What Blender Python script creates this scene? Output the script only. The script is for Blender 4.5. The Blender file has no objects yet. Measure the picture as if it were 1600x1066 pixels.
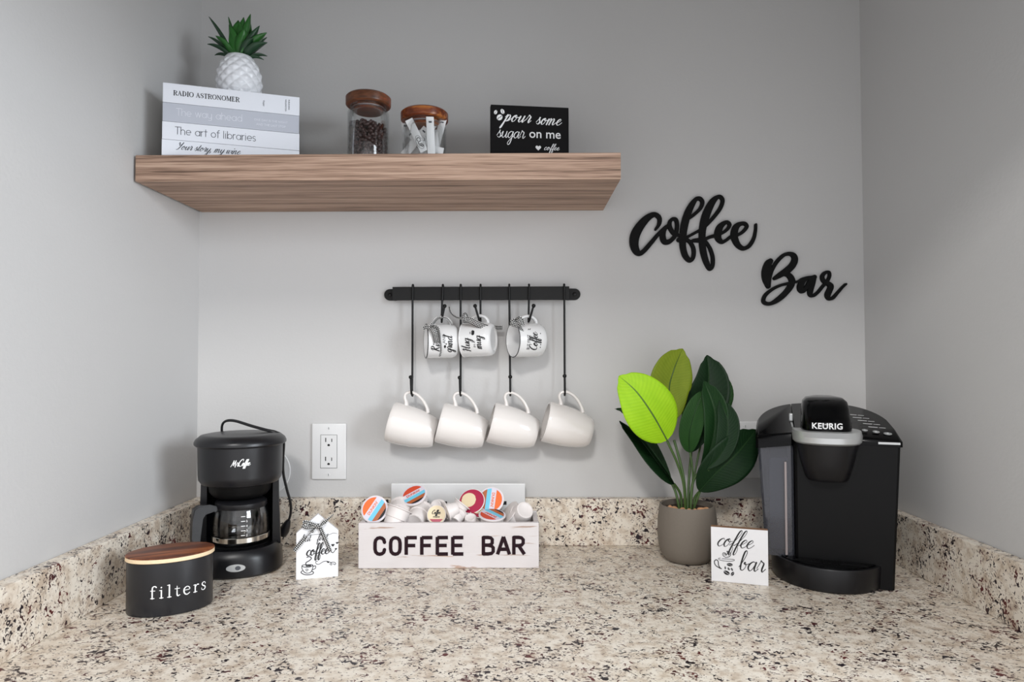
import bpy, bmesh, math, random
from mathutils import Vector, Matrix, Euler
random.seed(7)
PI = math.pi
S = bpy.context.scene
COL = S.collection

# ------------------------------------------------------------------ camera, light, exposure
cam_d = bpy.data.cameras.new('camera'); cam = bpy.data.objects.new('camera', cam_d); COL.objects.link(cam)
CP = Vector((0.6652, -1.3828, 0.3749)); F = 1050.0; PIT = 0.0276; YAW = 0.0114; ROL = 0.0019
cam_d.sensor_width = 36.0; cam_d.lens = 36.0 * F / 1600.0; cam_d.clip_start = 0.02
cam.location = CP
cam.rotation_euler = (Matrix.Rotation(YAW, 3, 'Z') @ Matrix.Rotation(PI / 2 + PIT, 3, 'X') @ Matrix.Rotation(-ROL, 3, 'Z')).to_euler()
S.camera = cam
S.view_settings.view_transform = 'Standard'; S.view_settings.look = 'None'
S.view_settings.gamma = 1.0; S.view_settings.use_curve_mapping = False
S.view_settings.exposure = 0.0
S.render.film_transparent = False

w = bpy.data.worlds.new('room_light'); S.world = w; w.use_nodes = True
bg = w.node_tree.nodes['Background']; bg.inputs[0].default_value = (0.97, 0.975, 1.0, 1); bg.inputs[1].default_value = 1.42


def area(name, loc, target, sx, sy, power, color):
    l = bpy.data.lights.new(name, 'AREA'); l.shape = 'RECTANGLE'; l.size = sx; l.size_y = sy
    l.energy = power; l.color = color
    o = bpy.data.objects.new(name, l); COL.objects.link(o); o.location = loc
    o.rotation_euler = (Vector(target) - Vector(loc)).to_track_quat('-Z', 'Y').to_euler()
    return o


area('ceiling_light', (0.35, -3.0, 1.95), (0.7, 0, 0.3), 0.35, 0.35, 38, (1.0, 0.985, 0.96))
area('window_light', (2.75, -1.95, 0.85), (0.1, -0.1, 0.35), 0.9, 0.8, 52, (0.86, 0.93, 1.0))


def at(u, v, y):
    """point seen at (u, v) of the 1600x1066 photograph, standing in the plane Y = y"""
    a, b = u - 800, v - 533
    c, s = math.cos(-ROL), math.sin(-ROL); a, b = c * a - s * b, s * a + c * b
    x, z2 = a / F, -b / F
    c, s = math.cos(PIT), math.sin(PIT); yy = c - s * z2; z = s + c * z2
    c, s = math.cos(YAW), math.sin(YAW)
    d = Vector((c * x - s * yy, s * x + c * yy, z))
    return CP + d * ((y - CP.y) / d.y)


# ------------------------------------------------------------------ materials
def new_mat(name):
    m = bpy.data.materials.new(name); m.use_nodes = True
    nt = m.node_tree
    return m, nt, nt.nodes['Principled BSDF']


def srgb(r, g, b):
    f = lambda c: (c / 255 / 12.92) if c / 255 <= 0.04045 else ((c / 255 + 0.055) / 1.055) ** 2.4
    return (f(r), f(g), f(b), 1)


def plain(name, col, rough=0.5, metal=0.0, bump=0.0, bscale=200, spec=0.5, coat=0.0, var=0.0, sss=0.0):
    m, nt, p = new_mat(name)
    p.inputs['Base Color'].default_value = col; p.inputs['Roughness'].default_value = rough
    p.inputs['Metallic'].default_value = metal; p.inputs['Specular IOR Level'].default_value = spec
    p.inputs['Coat Weight'].default_value = coat; p.inputs['Coat Roughness'].default_value = 0.08
    if sss:
        p.inputs['Subsurface Weight'].default_value = sss; p.inputs['Subsurface Scale'].default_value = 0.004
    if bump or var:
        tc = nt.nodes.new('ShaderNodeTexCoord'); n = nt.nodes.new('ShaderNodeTexNoise')
        n.inputs['Scale'].default_value = bscale; n.inputs['Detail'].default_value = 3
        nt.links.new(tc.outputs['Object'], n.inputs['Vector'])
        if bump:
            b = nt.nodes.new('ShaderNodeBump'); b.inputs['Strength'].default_value = bump; b.inputs['Distance'].default_value = 0.001
            nt.links.new(n.outputs['Fac'], b.inputs['Height']); nt.links.new(b.outputs['Normal'], p.inputs['Normal'])
        if var:
            mx = nt.nodes.new('ShaderNodeMix'); mx.data_type = 'RGBA'
            mx.inputs[6].default_value = tuple(c * (1 - var) for c in col[:3]) + (1,)
            mx.inputs[7].default_value = tuple(min(1, c * (1 + var)) for c in col[:3]) + (1,)
            nt.links.new(n.outputs['Fac'], mx.inputs[0]); nt.links.new(mx.outputs[2], p.inputs['Base Color'])
    return m


def ramp(nt, stops, interp='LINEAR'):
    r = nt.nodes.new('ShaderNodeValToRGB'); e = r.color_ramp; e.interpolation = interp
    e.elements[0].position = stops[0][0]; e.elements[0].color = stops[0][1]
    e.elements[1].position = stops[-1][0]; e.elements[1].color = stops[-1][1]
    for p, c in stops[1:-1]:
        k = e.elements.new(p); k.color = c
    return r


def noise(nt, vec, scale, detail=3, rough=0.55, mapping=None, dist=0.0, rot=None):
    if mapping:
        mp = nt.nodes.new('ShaderNodeMapping'); mp.inputs['Scale'].default_value = mapping
        if rot: mp.inputs['Rotation'].default_value = rot
        nt.links.new(vec, mp.inputs['Vector']); vec = mp.outputs['Vector']
    n = nt.nodes.new('ShaderNodeTexNoise'); n.inputs['Scale'].default_value = scale
    n.inputs['Detail'].default_value = detail; n.inputs['Roughness'].default_value = rough
    n.inputs['Distortion'].default_value = dist
    nt.links.new(vec, n.inputs['Vector'])
    return n.outputs['Fac']


def mixc(nt, fac, a, b):
    mx = nt.nodes.new('ShaderNodeMix'); mx.data_type = 'RGBA'
    for s, v in ((0, fac), (6, a), (7, b)):
        if isinstance(v, (tuple, float, int)): mx.inputs[s].default_value = v
        else: nt.links.new(v, mx.inputs[s])
    return mx.outputs[2]


def math_n(nt, op, a, b=None):
    n = nt.nodes.new('ShaderNodeMath'); n.operation = op
    for i, v in enumerate((a, b)):
        if v is None: continue
        if isinstance(v, (float, int)): n.inputs[i].default_value = v
        else: nt.links.new(v, n.inputs[i])
    return n.outputs[0]


def granite():
    m, nt, p = new_mat('granite')
    tc = nt.nodes.new('ShaderNodeTexCoord'); v = tc.outputs['Object']
    rot = (0.3, 0.2, 0.6)
    base = ramp(nt, [(0.34, srgb(194, 177, 158)), (0.44, srgb(216, 203, 186)), (0.58, srgb(231, 222, 208))])
    nt.links.new(noise(nt, v, 55, 4), base.inputs[0])
    cl = ramp(nt, [(0.54, (0, 0, 0, 1)), (0.66, (1, 1, 1, 1))]); nt.links.new(noise(nt, v, 70, 4, 0.6, (1, 1.5, 1.2), 0.5, rot), cl.inputs[0])
    c = mixc(nt, math_n(nt, 'MULTIPLY', cl.outputs[0], 0.45), base.outputs[0], srgb(158, 138, 120))
    dens = noise(nt, v, 20, 2)
    # small grey-brown flecks
    f1 = noise(nt, v, 240, 1.5, 0.5, (1, 1.3, 1.2), 0.3, rot)
    s1 = math_n(nt, 'ADD', f1, math_n(nt, 'MULTIPLY', dens, 0.30))
    r1 = ramp(nt, [(0.762, (0, 0, 0, 1)), (0.778, (1, 1, 1, 1))]); nt.links.new(s1, r1.inputs[0])
    c = mixc(nt, math_n(nt, 'MULTIPLY', r1.outputs[0], 0.8), c, srgb(104, 88, 84))
    # dark crystals in loose clusters
    f2 = noise(nt, v, 135, 1.6, 0.5, (1, 1.2, 1.1), 0.8, rot)
    s2 = math_n(nt, 'ADD', f2, math_n(nt, 'MULTIPLY', dens, 0.45))
    r2 = ramp(nt, [(0.846, (0, 0, 0, 1)), (0.856, (1, 1, 1, 1))]); nt.links.new(s2, r2.inputs[0])
    hue = ramp(nt, [(0.50, srgb(38, 30, 36)), (0.62, srgb(92, 38, 38))]); nt.links.new(noise(nt, v, 26, 1), hue.inputs[0])
    c = mixc(nt, r2.outputs[0], c, hue.outputs[0])
    nt.links.new(c, p.inputs['Base Color'])
    p.inputs['Roughness'].default_value = 0.32; p.inputs['Specular IOR Level'].default_value = 0.4
    return m


def wood(name, stops, axis=(3, 80, 80), fine=(10, 500, 500), rough=0.55, bump=0.25, rot=None, scale=1.0):
    m, nt, p = new_mat(name)
    tc = nt.nodes.new('ShaderNodeTexCoord'); v = tc.outputs['Object']
    a = noise(nt, v, scale, 3, 0.6, axis, 0.4, rot); b = noise(nt, v, scale, 2, 0.6, fine, 0.0, rot)
    s = math_n(nt, 'ADD', math_n(nt, 'MULTIPLY', a, 0.6), math_n(nt, 'MULTIPLY', b, 0.4))
    r = ramp(nt, stops); nt.links.new(s, r.inputs[0]); nt.links.new(r.outputs[0], p.inputs['Base Color'])
    bp = nt.nodes.new('ShaderNodeBump'); bp.inputs['Strength'].default_value = bump; bp.inputs['Distance'].default_value = 0.0006
    nt.links.new(b, bp.inputs['Height']); nt.links.new(bp.outputs['Normal'], p.inputs['Normal'])
    p.inputs['Roughness'].default_value = rough; p.inputs['Specular IOR Level'].default_value = 0.35
    return m


def glass(name, tint=(1, 1, 1, 1), base=0.04, rough=0.02, opacity=0.0, ocol=(0.1, 0.1, 0.1, 1)):
    m = bpy.data.materials.new(name); m.use_nodes = True; nt = m.node_tree; nt.nodes.clear()
    out = nt.nodes.new('ShaderNodeOutputMaterial'); tr = nt.nodes.new('ShaderNodeBsdfTransparent'); tr.inputs[0].default_value = tint
    gl = nt.nodes.new('ShaderNodeBsdfGlossy'); gl.inputs['Roughness'].default_value = rough
    lw = nt.nodes.new('ShaderNodeLayerWeight'); lw.inputs['Blend'].default_value = 0.25
    mx = nt.nodes.new('ShaderNodeMixShader')
    f = math_n(nt, 'ADD', math_n(nt, 'MULTIPLY', lw.outputs['Fresnel'], 0.5), base)
    nt.links.new(f, mx.inputs[0]); nt.links.new(tr.outputs[0], mx.inputs[1]); nt.links.new(gl.outputs[0], mx.inputs[2])
    last = mx
    if opacity:
        df = nt.nodes.new('ShaderNodeBsdfDiffuse'); df.inputs[0].default_value = ocol
        m2 = nt.nodes.new('ShaderNodeMixShader'); m2.inputs[0].default_value = opacity
        nt.links.new(mx.outputs[0], m2.inputs[1]); nt.links.new(df.outputs[0], m2.inputs[2]); last = m2
    nt.links.new(last.outputs[0], out.inputs[0])
    return m


def gingham():
    m, nt, p = new_mat('gingham_ribbon')
    uv = nt.nodes.new('ShaderNodeUVMap'); sp = nt.nodes.new('ShaderNodeSeparateXYZ'); nt.links.new(uv.outputs[0], sp.inputs[0])
    def band(o):
        return math_n(nt, 'GREATER_THAN', math_n(nt, 'FRACT', math_n(nt, 'MULTIPLY', o, 1.0)), 0.5)
    s = math_n(nt, 'ADD', band(sp.outputs[0]), band(sp.outputs[1]))
    r = ramp(nt, [(0.0, srgb(225, 225, 222)), (0.34, srgb(70, 70, 72)), (0.84, srgb(18, 18, 20))], 'CONSTANT')
    nt.links.new(math_n(nt, 'MULTIPLY', s, 0.45), r.inputs[0]); nt.links.new(r.outputs[0], p.inputs['Base Color'])
    p.inputs['Roughness'].default_value = 0.85
    return m


def leaf_mat(name, c1, c2, vein):
    m, nt, p = new_mat(name)
    uv = nt.nodes.new('ShaderNodeUVMap'); sp = nt.nodes.new('ShaderNodeSeparateXYZ'); nt.links.new(uv.outputs[0], sp.inputs[0])
    # u across (-1..1), v along (0..1); side veins run slanted
    au = math_n(nt, 'ABSOLUTE', sp.outputs[0])
    ph = math_n(nt, 'SUBTRACT', math_n(nt, 'MULTIPLY', sp.outputs[1], 150.0), math_n(nt, 'MULTIPLY', au, 22.0))
    si = math_n(nt, 'SINE', ph)
    n = noise(nt, uv.outputs[0], 3.0, 2)
    c = mixc(nt, n, c1, c2)
    c = mixc(nt, math_n(nt, 'MULTIPLY', math_n(nt, 'ADD', si, 1.0), 0.05), c, vein)
    mid = math_n(nt, 'LESS_THAN', au, 0.035)
    c = mixc(nt, math_n(nt, 'MULTIPLY', mid, 0.8), c, vein)
    nt.links.new(c, p.inputs['Base Color'])
    b = nt.nodes.new('ShaderNodeBump'); b.inputs['Strength'].default_value = 0.15; b.inputs['Distance'].default_value = 0.0005
    nt.links.new(si, b.inputs['Height']); nt.links.new(b.outputs['Normal'], p.inputs['Normal'])
    p.inputs['Roughness'].default_value = 0.5; p.inputs['Specular IOR Level'].default_value = 0.2
    return m


def whitewash():
    m, nt, p = new_mat('whitewashed_wood')
    tc = nt.nodes.new('ShaderNodeTexCoord'); v = tc.outputs['Object']
    a = noise(nt, v, 1, 4, 0.65, (9, 120, 120), 0.6)
    r = ramp(nt, [(0.61, (0, 0, 0, 1)), (0.67, (1, 1, 1, 1))]); nt.links.new(a, r.inputs[0])
    cl = mixc(nt, noise(nt, v, 12, 2), srgb(220, 216, 216), srgb(204, 196, 194))
    br = mixc(nt, noise(nt, v, 9, 1), srgb(90, 84, 84), srgb(190, 140, 100))
    c = mixc(nt, math_n(nt, 'MULTIPLY', r.outputs[0], 0.75), cl, br)
    nt.links.new(c, p.inputs['Base Color']); p.inputs['Roughness'].default_value = 0.7
    b = nt.nodes.new('ShaderNodeBump'); b.inputs['Strength'].default_value = 0.4; b.inputs['Distance'].default_value = 0.001
    nt.links.new(a, b.inputs['Height']); nt.links.new(b.outputs['Normal'], p.inputs['Normal'])
    return m


M = dict(
    wall=plain('grey_wall_paint', srgb(197, 196, 195), 0.55, bump=0.25, bscale=170, spec=0.3),
    ceil=plain('ceiling_paint', srgb(200, 200, 200), 0.8),
    granite=granite(),
    shelf=wood('brown_oak_laminate', [(0.36, srgb(92, 72, 60)), (0.45, srgb(146, 118, 100)), (0.54, srgb(178, 148, 128)), (0.66, srgb(196, 168, 148))], (2.5, 140, 140), (14, 800, 800)),
    acacia=wood('acacia_wood', [(0.30, srgb(40, 18, 10)), (0.47, srgb(104, 56, 34)), (0.60, srgb(148, 88, 54)), (0.78, srgb(190, 130, 84))], (6, 60, 60), (20, 400, 400), 0.4, 0.15, (0, 0, 0.15)),
    lid1=wood('dark_acacia_wood', [(0.32, srgb(50, 28, 18)), (0.5, srgb(104, 64, 42)), (0.62, srgb(140, 72, 48)), (0.8, srgb(160, 110, 70))], (9, 22, 22), (30, 200, 200), 0.35, 0.1, (0.2, 0.3, 0.4)),
    lid2=wood('two_tone_acacia_wood', [(0.32, srgb(56, 24, 14)), (0.46, srgb(116, 56, 30)), (0.56, srgb(176, 110, 56)), (0.72, srgb(216, 160, 96))], (5, 20, 20), (20, 160, 160), 0.3, 0.1, (0.2, 0.5, 0.5)),
    birch=plain('pale_birch_edge', srgb(232, 208, 172), 0.6, var=0.1, bscale=300),
    rawwood=plain('raw_board_edge', srgb(150, 112, 84), 0.7, var=0.15, bscale=150),
    black=plain('matt_black_plastic', srgb(22, 22, 25), 0.33, spec=0.45, bump=0.08, bscale=900),
    satin=plain('satin_black_plastic', srgb(17, 17, 20), 0.34, spec=0.35),
    gloss=plain('gloss_black_plastic', srgb(4, 4, 5), 0.15, spec=0.14),
    dark=plain('dark_recess_plastic', srgb(8, 8, 9), 0.5, spec=0.2),
    panel=plain('smooth_black_panel', srgb(11, 11, 12), 0.45, spec=0.15),
    canister=plain('matt_black_enamel', srgb(30, 31, 35), 0.34, spec=0.5),
    iron=plain('black_iron', srgb(22, 22, 22), 0.55, spec=0.3, bump=0.2, bscale=500),
    wire=plain('black_wire', srgb(9, 9, 9), 0.4, spec=0.3),
    script=plain('black_painted_wood', srgb(20, 20, 20), 0.8, spec=0.15, bump=0.1, bscale=500),
    silver=plain('brushed_silver', srgb(190, 192, 192), 0.32, metal=0.45),
    chrome=plain('chrome', srgb(215, 212, 205), 0.12, metal=1.0),
    white=plain('white_paint', srgb(230, 230, 232), 0.5),
    plate=plain('white_outlet_plastic', srgb(222, 222, 222), 0.3),
    slot=plain('slot_black', srgb(14, 14, 14), 0.6),
    ceramic=plain('white_glazed_ceramic', srgb(230, 225, 221), 0.16, coat=0.4),
    enamel=plain('white_enamel', srgb(228, 228, 228), 0.2, coat=0.3),
    potwhite=plain('white_ceramic_pineapple', srgb(232, 234, 238), 0.3),
    rim=plain('black_rim', srgb(22, 22, 24), 0.3),
    ink=plain('black_ink', srgb(22, 20, 22), 0.6),
    inkgrey=plain('grey_ink', srgb(74, 76, 82), 0.6),
    whiteink=plain('white_ink', srgb(240, 240, 240), 0.5),
    paleink=plain('pale_ink', srgb(226, 228, 236), 0.5),
    plum=plain('dark_plum_paint', srgb(34, 14, 22), 0.7, spec=0.2),
    paper=plain('white_book_cover', srgb(228, 231, 238), 0.4),
    greypaper=plain('grey_book_cover', srgb(186, 190, 200), 0.4),
    pages=wood('page_edges', [(0.3, srgb(200, 198, 190)), (0.7, srgb(238, 236, 230))], (1, 1, 900), (1, 1, 1500), 0.8),
    signblack=plain('black_sign_board', srgb(12, 10, 11), 0.7, spec=0.2),
    clear=glass('clear_glass', (0.985, 0.99, 0.99, 1), 0.03),
    carafe=glass('carafe_glass', (0.80, 0.80, 0.80, 1), 0.05),
    tank=glass('smoky_clear_plastic', (0.50, 0.52, 0.58, 1), 0.05, 0.08, 0.25, (0.16, 0.165, 0.2, 1)),
    gasket=plain('clear_silicone_ring', srgb(150, 140, 140), 0.3),
    bean=plain('roasted_coffee_beans', srgb(58, 36, 32), 0.35, var=0.3, bscale=60),
    sachet=plain('white_paper_sachet', srgb(232, 232, 232), 0.6),
    gingham=gingham(),
    wash=whitewash(),
    potgrey=plain('taupe_concrete', srgb(116, 108, 98), 0.75, bump=0.15, bscale=250, var=0.05),
    stone=plain('tan_pebble', srgb(214, 160, 118), 0.5, var=0.25, bscale=60),
    soil=plain('dark_potting_foam', srgb(60, 44, 34), 0.9),
    stem=plain('green_plastic_stem', srgb(66, 92, 44), 0.45),
    lime=leaf_mat('lime_leaf', srgb(132, 182, 16), srgb(160, 202, 34), srgb(72, 116, 16)),
    olive=leaf_mat('olive_leaf', srgb(100, 120, 18), srgb(126, 140, 34), srgb(62, 82, 20)),
    deep=leaf_mat('dark_green_leaf', srgb(12, 34, 17), srgb(20, 48, 22), srgb(40, 66, 34)),
    dark2=leaf_mat('green_leaf', srgb(18, 46, 22), srgb(30, 62, 28), srgb(44, 72, 36)),
    mid=leaf_mat('mid_green_leaf', srgb(26, 60, 24), srgb(40, 78, 30), srgb(22, 46, 20)),
    spike=plain('succulent_green', srgb(38, 96, 34), 0.4, var=0.5, bscale=45),
    spiked=plain('succulent_dark_green', srgb(26, 60, 34), 0.45, var=0.5, bscale=45),
    pod=plain('white_pod_plastic', srgb(224, 217, 214), 0.4),
    foil=plain('white_foil_lid', srgb(214, 208, 220), 0.4),
    orange=plain('orange_print', srgb(232, 104, 30), 0.45),
    rust=plain('rust_red_print', srgb(206, 74, 44), 0.45),
    cyan=plain('light_blue_print', srgb(110, 196, 222), 0.45),
    brown=plain('brown_print', srgb(172, 92, 48), 0.45),
    magenta=plain('magenta_foil', srgb(170, 40, 72), 0.35),
    cream=plain('cream_foil', srgb(226, 208, 172), 0.4),
)


# ------------------------------------------------------------------ object helpers
def link(name, me, m=None, parent=None, label=None):
    o = bpy.data.objects.new(name, me); COL.objects.link(o)
    if m is not None: me.materials.append(m)
    if parent is not None: o.parent = parent
    if label: o['label'] = label
    return o


def obj(name, bm, m, parent=None, smooth=None, label=None, loc=None, rot=None):
    me = bpy.data.meshes.new(name)
    bmesh.ops.recalc_face_normals(bm, faces=bm.faces)
    bm.to_mesh(me); bm.free()
    if smooth is not None:
        for p in me.polygons: p.use_smooth = True
        me.set_sharp_from_angle(angle=math.radians(smooth))
    o = link(name, me, m, parent, label)
    if loc is not None: o.location = loc
    if rot is not None: o.rotation_euler = rot
    return o


def thing(name, label, cat, loc=(0, 0, 0), rot=(0, 0, 0), group=None):
    o = bpy.data.objects.new(name, None); COL.objects.link(o); o.empty_display_size = 0.02
    o.location = loc; o.rotation_euler = rot
    return tag(o, label, cat, group)


def tag(o, label, cat, group=None, kind=None):
    o['label'] = label; o['category'] = cat
    if group: o['group'] = group
    if kind: o['kind'] = kind
    return o


def struct(name, bm, m, label, cat):
    o = obj(name, bm, m); o['kind'] = 'structure'; o['label'] = label; o['category'] = cat
    return o


def box(bm, x0, x1, y0, y1, z0, z1, bev=0.0, seg=2):
    r = bmesh.ops.create_cube(bm, size=1.0); vs = r['verts']
    for v in vs:
        v.co = Vector(((x0 + x1) / 2 + v.co.x * (x1 - x0), (y0 + y1) / 2 + v.co.y * (y1 - y0), (z0 + z1) / 2 + v.co.z * (z1 - z0)))
    if bev:
        es = list({e for v in vs for e in v.link_edges})
        bmesh.ops.bevel(bm, geom=es, offset=bev, segments=seg, affect='EDGES', profile=0.5)
    return bm


def B(*a, **k):
    return box(bmesh.new(), *a, **k)


def lathe(bm, prof, seg=48, cx=0, cy=0, sx=1.0, sy=1.0, a0=0.0, a1=2 * PI):
    full = abs(a1 - a0 - 2 * PI) < 1e-6
    rings = []
    n = seg if full else seg + 1
    for r, z in prof:
        if r < 1e-6:
            rings.append([bm.verts.new((cx, cy, z))])
        else:
            rings.append([bm.verts.new((cx + r * sx * math.cos(a0 + (a1 - a0) * i / seg), cy + r * sy * math.sin(a0 + (a1 - a0) * i / seg), z)) for i in range(n)])
    for a, b in zip(rings, rings[1:]):
        if len(a) == 1 and len(b) == 1: continue
        for i in range(n if full else n - 1):
            j = (i + 1) % n
            if len(a) == 1: bm.faces.new((a[0], b[i], b[j]))
            elif len(b) == 1: bm.faces.new((a[i], a[j], b[0]))
            else: bm.faces.new((a[i], a[j], b[j], b[i]))
    return bm


def L(prof, **k):
    return lathe(bmesh.new(), prof, **k)


def prism(bm, pts, z0, z1, top=None, bev=0.0, zt=None, seg=2):
    """pts outline at z0; top outline (same count) at z1; zt(x, y) optional height of the top"""
    top = top or pts
    lo = [bm.verts.new((x, y, z0)) for x, y in pts]
    hi = [bm.verts.new((x, y, zt(x, y) if zt else z1)) for x, y in top]
    n = len(pts)
    bm.faces.new(lo[::-1]); ft = bm.faces.new(hi)
    for i in range(n):
        bm.faces.new((lo[i], lo[(i + 1) % n], hi[(i + 1) % n], hi[i]))
    if bev:
        bmesh.ops.bevel(bm, geom=list(ft.edges), offset=bev, segments=seg, affect='EDGES', profile=0.5)
    return bm


def catmull(pts, k=8):
    out = []
    P = [pts[0]] + list(pts) + [pts[-1]]
    for i in range(1, len(P) - 2):
        p0, p1, p2, p3 = P[i - 1], P[i], P[i + 1], P[i + 2]
        for s in range(k):
            t = s / k
            out.append(tuple(0.5 * (2 * b + (c - a) * t + (2 * a - 5 * b + 4 * c - d) * t * t + (3 * b - a - 3 * c + d) * t ** 3) for a, b, c, d in zip(p0, p1, p2, p3)))
    out.append(tuple(pts[-1]))
    return out


def tube(bm, pts, r, seg=8, k=6, flat=1.0, cap=True, closed=False):
    """swept tube; r is a number or list; flat squashes one side"""
    if k > 1: pts = catmull([tuple(p) for p in pts], k)
    pts = [Vector(p) for p in pts]; n = len(pts)
    rr = [r] * n if not isinstance(r, (list, tuple)) else [r[min(len(r) - 1, int(i / (n - 1) * (len(r) - 1)))] + (r[min(len(r) - 1, int(i / (n - 1) * (len(r) - 1)) + 1)] - r[min(len(r) - 1, int(i / (n - 1) * (len(r) - 1)))]) * ((i / (n - 1) * (len(r) - 1)) % 1) for i in range(n)]
    t0 = (pts[1] - pts[0]).normalized()
    up = Vector((0, 0, 1)) if abs(t0.z) < 0.9 else Vector((0, 1, 0))
    nrm = (up - t0 * up.dot(t0)).normalized(); rings = []
    for i, p in enumerate(pts):
        t = (pts[min(i + 1, n - 1)] - pts[max(i - 1, 0)])
        t = t.normalized() if t.length > 1e-9 else t0
        nrm = (nrm - t * nrm.dot(t)).normalized(); b = t.cross(nrm)
        rings.append([bm.verts.new(p + (nrm * math.cos(2 * PI * j / seg) + b * math.sin(2 * PI * j / seg) * flat) * rr[i]) for j in range(seg)])
    for a, b in zip(rings, rings[1:]):
        for j in range(seg): bm.faces.new((a[j], a[(j + 1) % seg], b[(j + 1) % seg], b[j]))
    if cap:
        bm.faces.new(rings[0][::-1]); bm.faces.new(rings[-1])
    return bm


def ball(bm, c, r, sub=2, sc=(1, 1, 1), rot=None):
    res = bmesh.ops.create_icosphere(bm, subdivisions=sub, radius=r)
    for v in res['verts']:
        q = Vector((v.co.x * sc[0], v.co.y * sc[1], v.co.z * sc[2]))
        if rot: q = rot @ q
        v.co = q + Vector(c)
    return bm


def xform(bm, M4):
    for v in bm.verts: v.co = M4 @ v.co
    return bm


def map_bm(bm, fn):
    for v in bm.verts: v.co = Vector(fn(*v.co))
    return bm


# ------------------------------------------------------------------ pen strokes for lettering
def stroke(bm, pts, t=0.0004, k=7, z=0.0, layer=[0], butt=False):
    """pts: (x, y, width); builds a flat ribbon t thick standing on z"""
    layer[0] = (layer[0] + 1) % 7
    t = t * (1 + 0.03 * layer[0])
    P = catmull(pts, k) if len(pts) > 2 else [tuple(pts[0]), tuple(pts[1])]
    Q = [P[0]]
    for p in P[1:]:
        if math.hypot(p[0] - Q[-1][0], p[1] - Q[-1][1]) > 1e-7: Q.append(p)
    P = Q; n = len(P); lf, rt = [], []
    for i, p in enumerate(P):
        a, b = P[max(i - 1, 0)], P[min(i + 1, n - 1)]
        dx, dy = b[0] - a[0], b[1] - a[1]; l = math.hypot(dx, dy) or 1e-9
        nx, ny = -dy / l, dx / l; h = max(p[2], 1e-5) / 2
        lf.append((p[0] + nx * h, p[1] + ny * h)); rt.append((p[0] - nx * h, p[1] - ny * h))
    def cap(i, sgn):
        a, b = (P[0], P[1]) if i == 0 else (P[-2], P[-1])
        ang = math.atan2(b[1] - a[1], b[0] - a[0]); c = P[i]; h = c[2] / 2
        return [(c[0] + h * math.cos(ang + sgn * q), c[1] + h * math.sin(ang + sgn * q)) for q in (PI * 0.75, PI, PI * 1.25)] if i == 0 else [(c[0] + h * math.cos(ang + q), c[1] + h * math.sin(ang + q)) for q in (-PI / 4, 0, PI / 4)]
    V = lambda q, zz: bm.verts.new((q[0], q[1], zz))
    T = [t * (1 + .12 * i / n) for i in range(n)]
    Lt = [V(q, z + T[i]) for i, q in enumerate(lf)]; Rt = [V(q, z + T[i]) for i, q in enumerate(rt)]; Lb = [V(q, z) for q in lf]; Rb = [V(q, z) for q in rt]
    for i in range(n - 1):
        bm.faces.new((Rt[i], Rt[i + 1], Lt[i + 1], Lt[i])); bm.faces.new((Rb[i + 1], Rb[i], Lb[i], Lb[i + 1]))
        bm.faces.new((Rt[i + 1], Rt[i], Rb[i], Rb[i + 1])); bm.faces.new((Lt[i], Lt[i + 1], Lb[i + 1], Lb[i]))
    for i, (l0, r0, lb, rb) in ((0, (Lt[0], Rt[0], Lb[0], Rb[0])), (-1, (Lt[-1], Rt[-1], Lb[-1], Rb[-1]))):
        if butt:
            bm.faces.new((l0, r0, rb, lb)); continue
        cp = cap(i, 1); ct = [V(q, z + T[i]) for q in cp]; cb = [V(q, z) for q in cp]
        seq_t = [l0] + ct + [r0] if i == 0 else [r0] + ct + [l0]
        seq_b = [lb] + cb + [rb] if i == 0 else [rb] + cb + [lb]
        bm.faces.new(seq_t); bm.faces.new(seq_b[::-1])
        for a in range(len(seq_t) - 1): bm.faces.new((seq_t[a], seq_b[a], seq_b[a + 1], seq_t[a + 1]))
    return bm


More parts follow.
